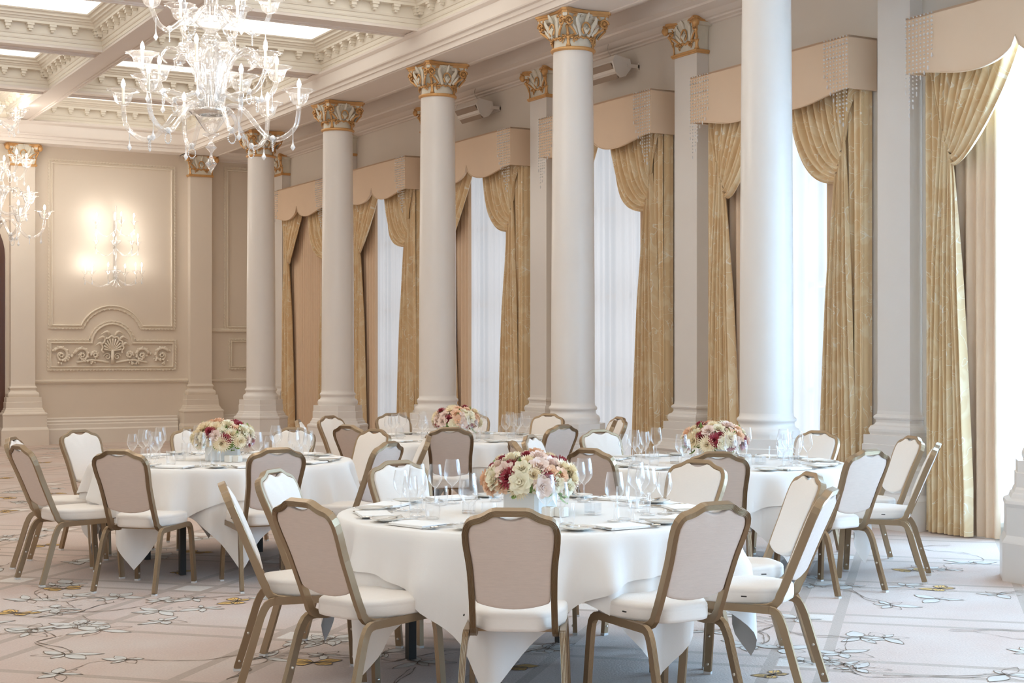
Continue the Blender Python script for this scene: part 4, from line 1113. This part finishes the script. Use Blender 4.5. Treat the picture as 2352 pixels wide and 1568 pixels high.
chair0 = build_chair(); table0 = make_table(); first = [True, True]
tdesc = {'front': 'front table', 'left': 'left table', 'right': 'right table', 'far': 'far table'}
CHD = {}
for tn, (tx, tz) in TABLES.items():
    cx, cy = cam2w(tx, tz); c2 = Vector((cx, cy))
    info = []
    for d_, px, py in TOPS[tn]:
        if px is None: info.append([d_, None]); continue
        zc = DZ / (py - HY); xr = (px - 1176) * zc / F; info.append([d_, Vector(cam2w(xr, zc))])
    for i in range(10):                                   # a hidden seat takes the gap between its neighbours
        if info[i][1] is None:
            a, b_ = info[i - 1][1] - c2, info[(i + 1) % 10][1] - c2; m_ = (a.normalized() + b_.normalized()).normalized(); info[i][1] = c2 + m_ * 1.5
    if first[1]: T_ = table0; T_.location = (cx, cy, 0); first[1] = False
    else: T_ = dup(table0, (cx, cy, 0))
    r1, r2 = ROTS[tn]
    tag(T_, 'round banquet table on black legs under its two cloths, the ' + tdesc[tn], 'table', 'round banquet tables')
    l2 = link('tablecloth', cloth_mesh('under_cloth', .928, 1.13, r2, .7515, 32, .016, 0.15), None, (cx, cy, 0), label='lower white tablecloth with corners near the floor, %s' % tdesc[tn], cat='tablecloth', group='lower tablecloths')
    l1 = link('tablecloth', cloth_mesh('upper_cloth', .935, 1.13, r1, .7595, 32), None, (cx, cy, 0), label='upper white tablecloth of the %s' % tdesc[tn], cat='tablecloth', group='upper tablecloths')
    for i, (d_, p) in enumerate(info):
        dr = (c2 - p).normalized(); rz = atan2(-dr.x, dr.y)
        # chair top lies at local y = -.40 behind the origin
        loc = (p.x + dr.x * .41, p.y + dr.y * .41, 0)
        pc = 'ivory banquet chair, ' + d_ + (' chair' if 'of the nearest' in d_ else '') + ', at the ' + tdesc[tn]
        if first[0]: o = chair0; o.location = loc; o.rotation_euler = (0, 0, rz); first[0] = False
        else: o = dup(chair0, loc, rz)
        tag(o, pc, 'chair', 'banquet chairs around the ' + tdesc[tn])
        # place setting facing this chair
        od = -dr; tg = Vector((-od.y, od.x)); ra = atan2(od.y, od.x) + pi / 2
        def at(r, t): q = c2 + od * r + tg * t; return (q.x, q.y, ZT)
        rnd = random.Random(hash((tn == 'left', tn == 'right', tn == 'far', i)) & 1023)
        J = lambda: rnd.uniform(-.008, .008)
        sd = 'at the seat ' + d_.replace('the nearest', 'nearest') + ', ' + tdesc[tn]
        link('napkin', NAP, None, at(.775 + J(), J()), ra + pi / 2 + rnd.uniform(-.05, .05), label='folded white napkin ' + sd, cat='napkin', group='napkins')
        for nm, t_, lab in (('fork', -.105, 'inner silver fork '), ('fork', -.128, 'outer silver fork '), ('knife', .105, 'inner silver knife '), ('knife', .127, 'outer silver knife '), ('spoon', .150, 'silver spoon ')):
            link(nm, CUT[nm], None, at(.765 + J(), t_), ra + pi, label=lab + sd, cat=nm, group=nm + 's on the tables')
        link('side_plate', PLATE, None, at(.755, -.225), ra, label='white side plate ' + sd, cat='plate', group='side plates')
        q = at(.755, -.215); link('butter_knife', CUT['knife'], None, (q[0], q[1], ZT + .0135), ra + pi + .25, label='butter knife on the plate ' + sd, cat='knife', group='butter knives'); 
        link('red_wine_glass', WG['red_wine_glass'], None, at(.565 + J(), .10 + J()), 0, label='large wine glass ' + sd, cat='wine glass', group='large wine glasses')
        link('white_wine_glass', WG['white_wine_glass'], None, at(.625 + J(), .175 + J()), 0, label='smaller wine glass ' + sd, cat='wine glass', group='smaller wine glasses')
        link('water_tumbler', TUM, None, at(.52 + J(), .20 + J()), 0, label='stemless water tumbler ' + sd, cat='tumbler', group='water tumblers')
    bouquet((cx, cy, ZT), {'front': 5, 'left': 9, 'right': 14, 'far': 21}[tn], 'low mound of cream, peach and burgundy flowers, centre of the ' + tdesc[tn])
    sx, sy = S_, C_                                        # forward direction
    def off(r, f): return (cx + C_ * r + S_ * f, cy - S_ * r + C_ * f, ZT)
    for k, (r, f) in enumerate(((.30, -.12), (-.30, -.05))):
        v = MB(); v.box(-.03, -.03, 0, .03, .03, .010); v.box(-.03, -.03, .01, -.026, .03, .055); v.box(.026, -.03, .01, .03, .03, .055); v.box(-.026, -.03, .01, .026, -.026, .055); v.box(-.026, .026, .01, .026, .03, .055)
        v.build('votive_holder', M['glass'], None, loc=off(r, f), rotz=.4 - k, label='square glass votive %s of the flowers, %s' % (('right', 'left')[k], tdesc[tn]), cat='candle holder', group='glass votives')
    for k, r in enumerate((.085, .145)):
        v = MB(); v.prism([(x * .027, y * .027) for x, y in ((-1, -.8), (-.8, -1), (.8, -1), (1, -.8), (1, .8), (.8, 1), (-.8, 1), (-1, .8))], 0, .042); v.box(-.022, -.022, .042, .022, .022, .046)
        v.build('condiment_pot', M['dots'], None, loc=off(r, -.21), rotz=.5, label='%s dotted white condiment pot by the flowers, %s' % (('left', 'right')[k], tdesc[tn]), cat='pot', group='dotted condiment pots')

# ------------------------------------------------------------------ chandeliers
def chandelier():
    t = empty('chandelier', (0, 0, 0), cat='chandelier')
    G = M['cglass']
    def lat(nm, prof, n=24, fl=.05, nf=12, m_=None): b = MB(); b.lathe(prof, n, flute=fl, nfl=nf); return b.build(nm, m_ or G, t)
    lat('bottom_drop', [(.002, 0), (.02, .03), (.042, .07), (.05, .08), (.03, .10), (.012, .15), (.008, .17), (.03, .20), (.05, .22), (.03, .24), (.012, .28), (.03, .31), (.07, .325), (.075, .335), (.02, .345)], fl=.03)
    lat('bowl', [(.015, .335), (.05, .36), (.09, .42), (.135, .49), (.155, .50), (.175, .52), (.19, .535), (.18, .54), (.12, .53)], 28, .04, 14, M['silver'] if False else G)
    b = MB(); b.lathe([(.11, .50), (.15, .52), (.16, .545), (.11, .55)], 24); b.build('bowl_plate', M['silver'], t)
    lat('centre_column', [(.05, .54), (.055, .70), (.045, .90), (.07, 1.0), (.05, 1.08), (.075, 1.12), (.085, 1.16), (.06, 1.20), (.04, 1.24)], fl=.06)
    lat('trumpet', [(.10, .60), (.115, .75), (.135, .90), (.18, 1.02), (.235, 1.07), (.26, 1.08)], 36, .05, 12)
    lat('upper_bowl', [(.04, 1.22), (.10, 1.26), (.155, 1.32), (.17, 1.36), (.10, 1.37)], 28, .05, 14)
    lat('upper_column', [(.05, 1.36), (.06, 1.5), (.05, 1.65), (.08, 1.72), (.05, 1.80), (.06, 1.9), (.045, 2.0), (.12, 2.06), (.14, 2.12), (.06, 2.14), (.05, 2.4), (.08, 2.5), (.03, 2.56)], fl=.06)
    b = MB(); b.tube([(0, 0, 2.55), (0, 0, 2.78)], .012, 8); b.lathe([(.02, 2.615), (.07, 2.695), (.08, 2.765), (.09, 2.777), (.001, 2.781)], 20); b.build('hanging_rod', M['screw'], t)
    # inner chain of long prisms and curling glass leaves
    b = MB()
    for k in range(16):
        a = 2 * pi * k / 16; b.tube([(.09 * cos(a), .09 * sin(a), .56), (.13 * cos(a), .13 * sin(a), .80), (.20 * cos(a), .20 * sin(a), 1.0)], .010, 6)
    b.build('glass_prisms', G, t)
    for k in range(7):
        a = 2 * pi * k / 7 + .2; b = MB(); ca, sa = cos(a), sin(a)
        pth = qspline([(.12 * ca, .12 * sa, .85), (.24 * ca, .24 * sa, 1.02), (.36 * ca, .36 * sa, 1.06), (.42 * ca, .42 * sa, .98), (.37 * ca, .37 * sa, .93)], 5)
        nn = len(pth); b.sweep([(.05 * cos(q), .008 * sin(q)) for q in [2 * pi * z / 8 for z in range(8)]], pth, ref=None, norms=[(-sa, ca, 0)] * nn, scale=[(.35 + sin(pi * z / nn)) * (1 + .25 * sin(z * 2.5)) for z in range(nn)])
        b.build('glass_leaf', G, t)
    def arm_proto(R, z0, zlow, zcup, cr, nm='arm'):
        b = MB(); pth = qspline([(.08, 0, z0 - .05), (R * .22, 0, z0 + .02), (R * .36, 0, z0 - .01), (R * .50, 0, (z0 + zlow) / 2), (R * .64, 0, zlow + .02), (R * .76, 0, zlow), (R * .89, 0, zlow + .05), (R * .975, 0, zlow + .14), (R, 0, zcup)], 6)
        b.tube(pth, .021, 10, ref=(0, 1, 0)); am = b.mesh('arm', G)
        b = MB(); b.lathe([(.016, 0), (.04, .010), (.062, .032), (.074, .07), (.086, .105), (.115, .130), (.142, .136), (.130, .130)], 30, (R, 0, zcup), flute=.07, nfl=10); cup = b.mesh('glass_cup', G)
        b = MB(); b.lathe([(.013, .01), (.013, .15), (.009, .155)], 10, (R, 0, zcup)); can = b.mesh('candle_sleeve', M['candle'])
        b = MB(); b.lathe([(.006, .152), (.015, .166), (.020, .186), (.014, .212), (.002, .236)], 10, (R, 0, zcup)); bu = b.mesh('bulb', M['bulb'])
        b = MB(); x = R * .70
        for k in range(16):
            a = 2 * pi * k / 16; b.ball((x, .033 * sin(a), zlow - .055 - .045 * cos(a)), .007, 5, 3)
        b.ball((x, 0, zlow + .012), .024, 8, 5); bl = b.mesh('bead_loop', M['crystal']); b = MB()
        x2 = R * .93; b.tube([(x2, 0, zlow + .10), (x2, 0, zlow - .02)], .003, 4)
        b.lathe([(.001, -.10), (.012, -.085), (.022, -.068), (.014, -.055), (.006, -.035), (.003, 0)], 8, (x2, 0, zlow)); pe = b.mesh('pendant', M['crystal'])
        return am, cup, can, bu, pe, bl
    def ring(n, ph, *a):
        am, cup, can, bu, pe, bl = arm_proto(*a)
        for k in range(n):
            o = link('arm', am, t, (0, 0, 0), ph + 2 * pi * k / n)
            for nm, me in (('glass_cup', cup), ('candle_sleeve', can), ('bulb', bu), ('pendant', pe)): link(nm, me, o)
            link('bead_loop', bl, o, kind='stuff')
    ring(6, TH * -1 + .0 - radians(0), .76, .56, .29, .58, .13)
    ring(6, -TH + radians(30), .60, .66, .66, .84, .13)
    ring(6, -TH + radians(14), .50, 1.38, 1.22, 1.40, .12)
    ring(6, -TH + radians(40), .42, 2.10, 2.00, 2.15, .11)
    return t
ch1 = chandelier(); x, y = cam2w((485 - 1176) * 12.8 / F, 12.8); ch1.location = (x, y, 3.103)
tag(ch1, 'large tiered clear glass chandelier hanging at the upper left centre', 'chandelier', 'tiered glass chandeliers')
x2, y2 = cam2w((-14 - 1176) * 23.3 / F, 23.3)
ch2 = dup(ch1, (x2, y2, 3.103), .3, 'smaller looking glass chandelier cut by the left edge, near the far wall')
def plight(name, loc, power, r, col=(1.0, .86, .70)):
    l = bpy.data.lights.new(name, 'POINT'); l.energy = power; l.shadow_soft_size = r; l.color = col
    o = bpy.data.objects.new(name, l); COL.objects.link(o); o.location = loc; return o
for (cx, cy) in ((x, y), (x2, y2)):
    pw_ = 5.0 if cx == x else 4.5
    for R_, zc_, n_ in ((.76, 3.87, 6), (.60, 4.13, 4), (.50, 4.68, 4), (.42, 5.43, 3)):
        for q in range(n_):
            a = -TH + 2 * pi * q / n_ + R_; plight('chandelier_light', (cx + (R_ + .0) * cos(a), cy + R_ * sin(a), zc_), pw_, .03, (1.0, .92, .81))

# ------------------------------------------------------------------ wall light on the far wall
SX = fx(262)
sl = empty('wall_light', (SX, YF - .06, 2.95), label='crystal wall light with three tiers of glowing candles on the panelled far wall', cat='wall light')
b = MB(); b.box(-.022, -.0, -.1, .022, .055, 1.10); b.tube([(0, -.06, -.15), (0, -.06, 1.2)], .018, 8); b.lathe([(.002, -.25), (.03, -.2), (.05, -.12), (.02, -.08), (.06, 0), (.10, .05), (.02, .08)], 14, (0, -.08, 0)); b.lathe([(.02, .5), (.08, .55), (.10, .58), (.02, .6)], 14, (0, -.08, 0)); b.build('back_column', M['cglass'], sl)
BUL = [(214, 493), (265, 493), (298, 495), (213, 538), (249, 540), (292, 540), (308, 542), (190, 608), (205, 608), (238, 608), (275, 612), (302, 608), (318, 608)]
for px, py in BUL:
    X = fx(px) - SX; Z = zat(px, py, fx(px), YF - .3) - 2.95; yy = -.10 - .24 * (1 - min(1, abs(X) / .55))
    b = MB(); b.tube(qspline([(0, -.06, Z - .22), (X * .5, yy * .7, Z - .36), (X, yy, Z - .26), (X, yy, Z - .16)], 5), .010, 6)
    am = b.build('arm', M['cglass'], sl)
    b = MB(); b.lathe([(.008, -.165), (.03, -.15), (.045, -.12), (.065, -.10), (.08, -.095)], 16, (X, yy, Z), flute=.06, nfl=8); b.build('glass_cup', M['cglass'], am)
    b = MB(); b.lathe([(.010, -.15), (.010, -.03)], 8, (X, yy, Z)); b.build('candle_sleeve', M['candle'], am)
    b = MB(); b.lathe([(.005, -.03), (.013, -.01), (.015, .008), (.002, .045)], 8, (X, yy, Z)); b.build('bulb', M['bulb'], am)
    b = MB(); b.lathe([(.001, -.34), (.014, -.32), (.006, -.29), (.002, -.24)], 6, (X, yy, Z)); b.build('pendant', M['crystal'], am)
for (px, py, p) in ((214, 493, 10), (280, 494, 8), (225, 538, 8), (300, 540, 8), (198, 606, 11), (238, 608, 5), (310, 606, 10)):
    plight('wall_light_glow', (fx(px), YF - .30, zat(px, py, fx(px), YF)), p * .27, .10, (1, .96, .90))

# ------------------------------------------------------------------ woven carpet motifs (flat inlay of the pile)
vine = MB(); fill = MB(); wing = MB(); ZC = [0]
def zc_next():
    ZC[0] = (ZC[0] + 1) % 17; return .0008 + ZC[0] * .00008
def ribbon(b, pts, wd, z=.0025):
    P = [Vector((p[0], p[1])) for p in pts]; vs_ = []
    for i, p in enumerate(P):
        t = (P[min(i + 1, len(P) - 1)] - P[max(i - 1, 0)]); t = t.normalized() if t.length > 1e-6 else Vector((1, 0)); n = Vector((-t.y, t.x)) * wd / 2 * (1 + .5 * sin(i * 1.9))
        vs_ += [(p.x + n.x, p.y + n.y, z), (p.x - n.x, p.y - n.y, z)]
    b.add(vs_, [(2 * i, 2 * i + 1, 2 * i + 3, 2 * i + 2) for i in range(len(P) - 1)])
crnd = random.Random(4)
def blossom(c, s, rot):
    for k in range(6):
        a = rot + 2 * pi * k / 6 + crnd.uniform(-.25, .25); L = s * crnd.uniform(.6, 1.4); W = L * crnd.uniform(.16, .30)
        d = Vector((cos(a), sin(a))); n = Vector((-d.y, d.x)); o = Vector(c)
        pl = [o + d * (L * u) + n * (W * sin(pi * u ** .85)) for u in [q / 8 for q in range(9)]]
        pr = [o + d * (L * u) - n * (W * .8 * sin(pi * u)) for u in [q / 8 for q in range(9)]]
        if k % 2 == 0 or crnd.random() < .4: zq = zc_next(); fill.add([(p.x, p.y, zq) for p in pl] + [(p.x, p.y, zq) for p in reversed(pr[1:-1])], [tuple(range(16))])
        ribbon(vine, pl, .0042); ribbon(vine, pr, .0032)
def butterfly(c, s, rot):
    for sg in (-1, 1):
        for a0, L, W in ((.55, 1.0, .38), (-.35, .72, .36)):
            a = rot + sg * (pi / 2 - a0); d = Vector((cos(a), sin(a))); n = Vector((-d.y, d.x)); o = Vector(c)
            pts = [o + d * (s * L * u) + n * (s * W * sin(pi * u ** 1.3)) for u in [q / 7 for q in range(8)]] + [o + d * (s * L * u) - n * (s * W * .6 * sin(pi * u)) for u in [1 - q / 7 for q in range(1, 7)]]
            zq = zc_next(); wing.add([(p.x, p.y, zq + .0003) for p in pts], [tuple(range(len(pts)))]); ribbon(vine, pts + [pts[0]], .007, .003)
            for u in (-.4, .1, .5): ribbon(vine, [o, o + d * s * L * .5 + n * s * W * u * .7, o + d * s * L * .9 + n * s * W * u], .004, .003)
def branch(p, a, L, depth=0):
    pts = [Vector(p)]; st = .045; n = int(L / st)
    for i in range(n):
        a += crnd.gauss(0, .22) + (.9 * crnd.choice((-1, 1)) if crnd.random() < .06 else 0); pts.append(pts[-1] + Vector((cos(a), sin(a))) * st)
        if depth < 2 and crnd.random() < .055: branch(pts[-1], a + crnd.choice((-1, 1)) * crnd.uniform(.5, 1.2), L * .4, depth + 1)
    ribbon(vine, pts, .0055 if depth == 0 else .004)
    if depth == 0: ribbon(vine, [q + Vector((.035 + .02 * sin(i * .5), .02)) for i, q in enumerate(pts[:len(pts) * 2 // 3])], .006)
    blossom(pts[-1], crnd.uniform(.10, .17), crnd.uniform(0, 6))
for px, py in ((147, 1352), (36, 1408), (545, 1381), (720, 1522), (447, 1268), (15, 1098), (12, 1174), (104, 1252), (124, 1133), (98, 1062), (20, 1143), (2160, 1352), (2095, 1310), (1170, 1532), (1480, 1440)):
    g = ground(px, py); butterfly(g, .15, crnd.uniform(0, 6))
for px, py in ((66, 1377), (128, 1396), (273, 1371), (366, 1403), (375, 1426), (464, 1396), (230, 1447), (149, 1503), (445, 1374), (605, 1510), (65, 1452), (2045, 1390), (2150, 1375), (2030, 1465), (1975, 1465), (2310, 1550), (2290, 1365), (1950, 1345), (1800, 1490), (1720, 1480), (1830, 1420), (2080, 1345), (960, 1520), (880, 1500), (1260, 1490)):
    g = ground(px, py); blossom(g, .15, crnd.uniform(0, 6))
for px, py, a, L in ((75, 1420, 1.2, 1.1), (128, 1396, -1.2, .9), (150, 1503, 1.9, .9), (273, 1371, 2.6, 1.2), (380, 1375, -.6, .8), (520, 1560, .5, 1.0), (2045, 1390, 1.3, .9), (1975, 1465, 2.6, 1.2), (2310, 1550, 2.4, 1.0), (2290, 1365, .3, .9), (1750, 1480, .4, 1.2), (900, 1520, .6, 1.2), (1200, 1500, .3, 1.2)):
    g = ground(px, py); branch(g, a, L)
for i in range(150):
    g = (crnd.uniform(-3.5, 9.0), crnd.uniform(4, 25)); 
    if crnd.random() < .55: branch(g, crnd.uniform(0, 6.28), crnd.uniform(.8, 1.6))
    elif crnd.random() < .5: butterfly(g, .11, crnd.uniform(0, 6))
    else: blossom(g, .15, crnd.uniform(0, 6))
fill.build('woven_petal_pattern', M['petalfill'], floor_o, kind='stuff')
wing.build('woven_butterfly_pattern', M['butter'], floor_o, kind='stuff')
vine.build('woven_vine_pattern', M['line'], floor_o, kind='stuff')
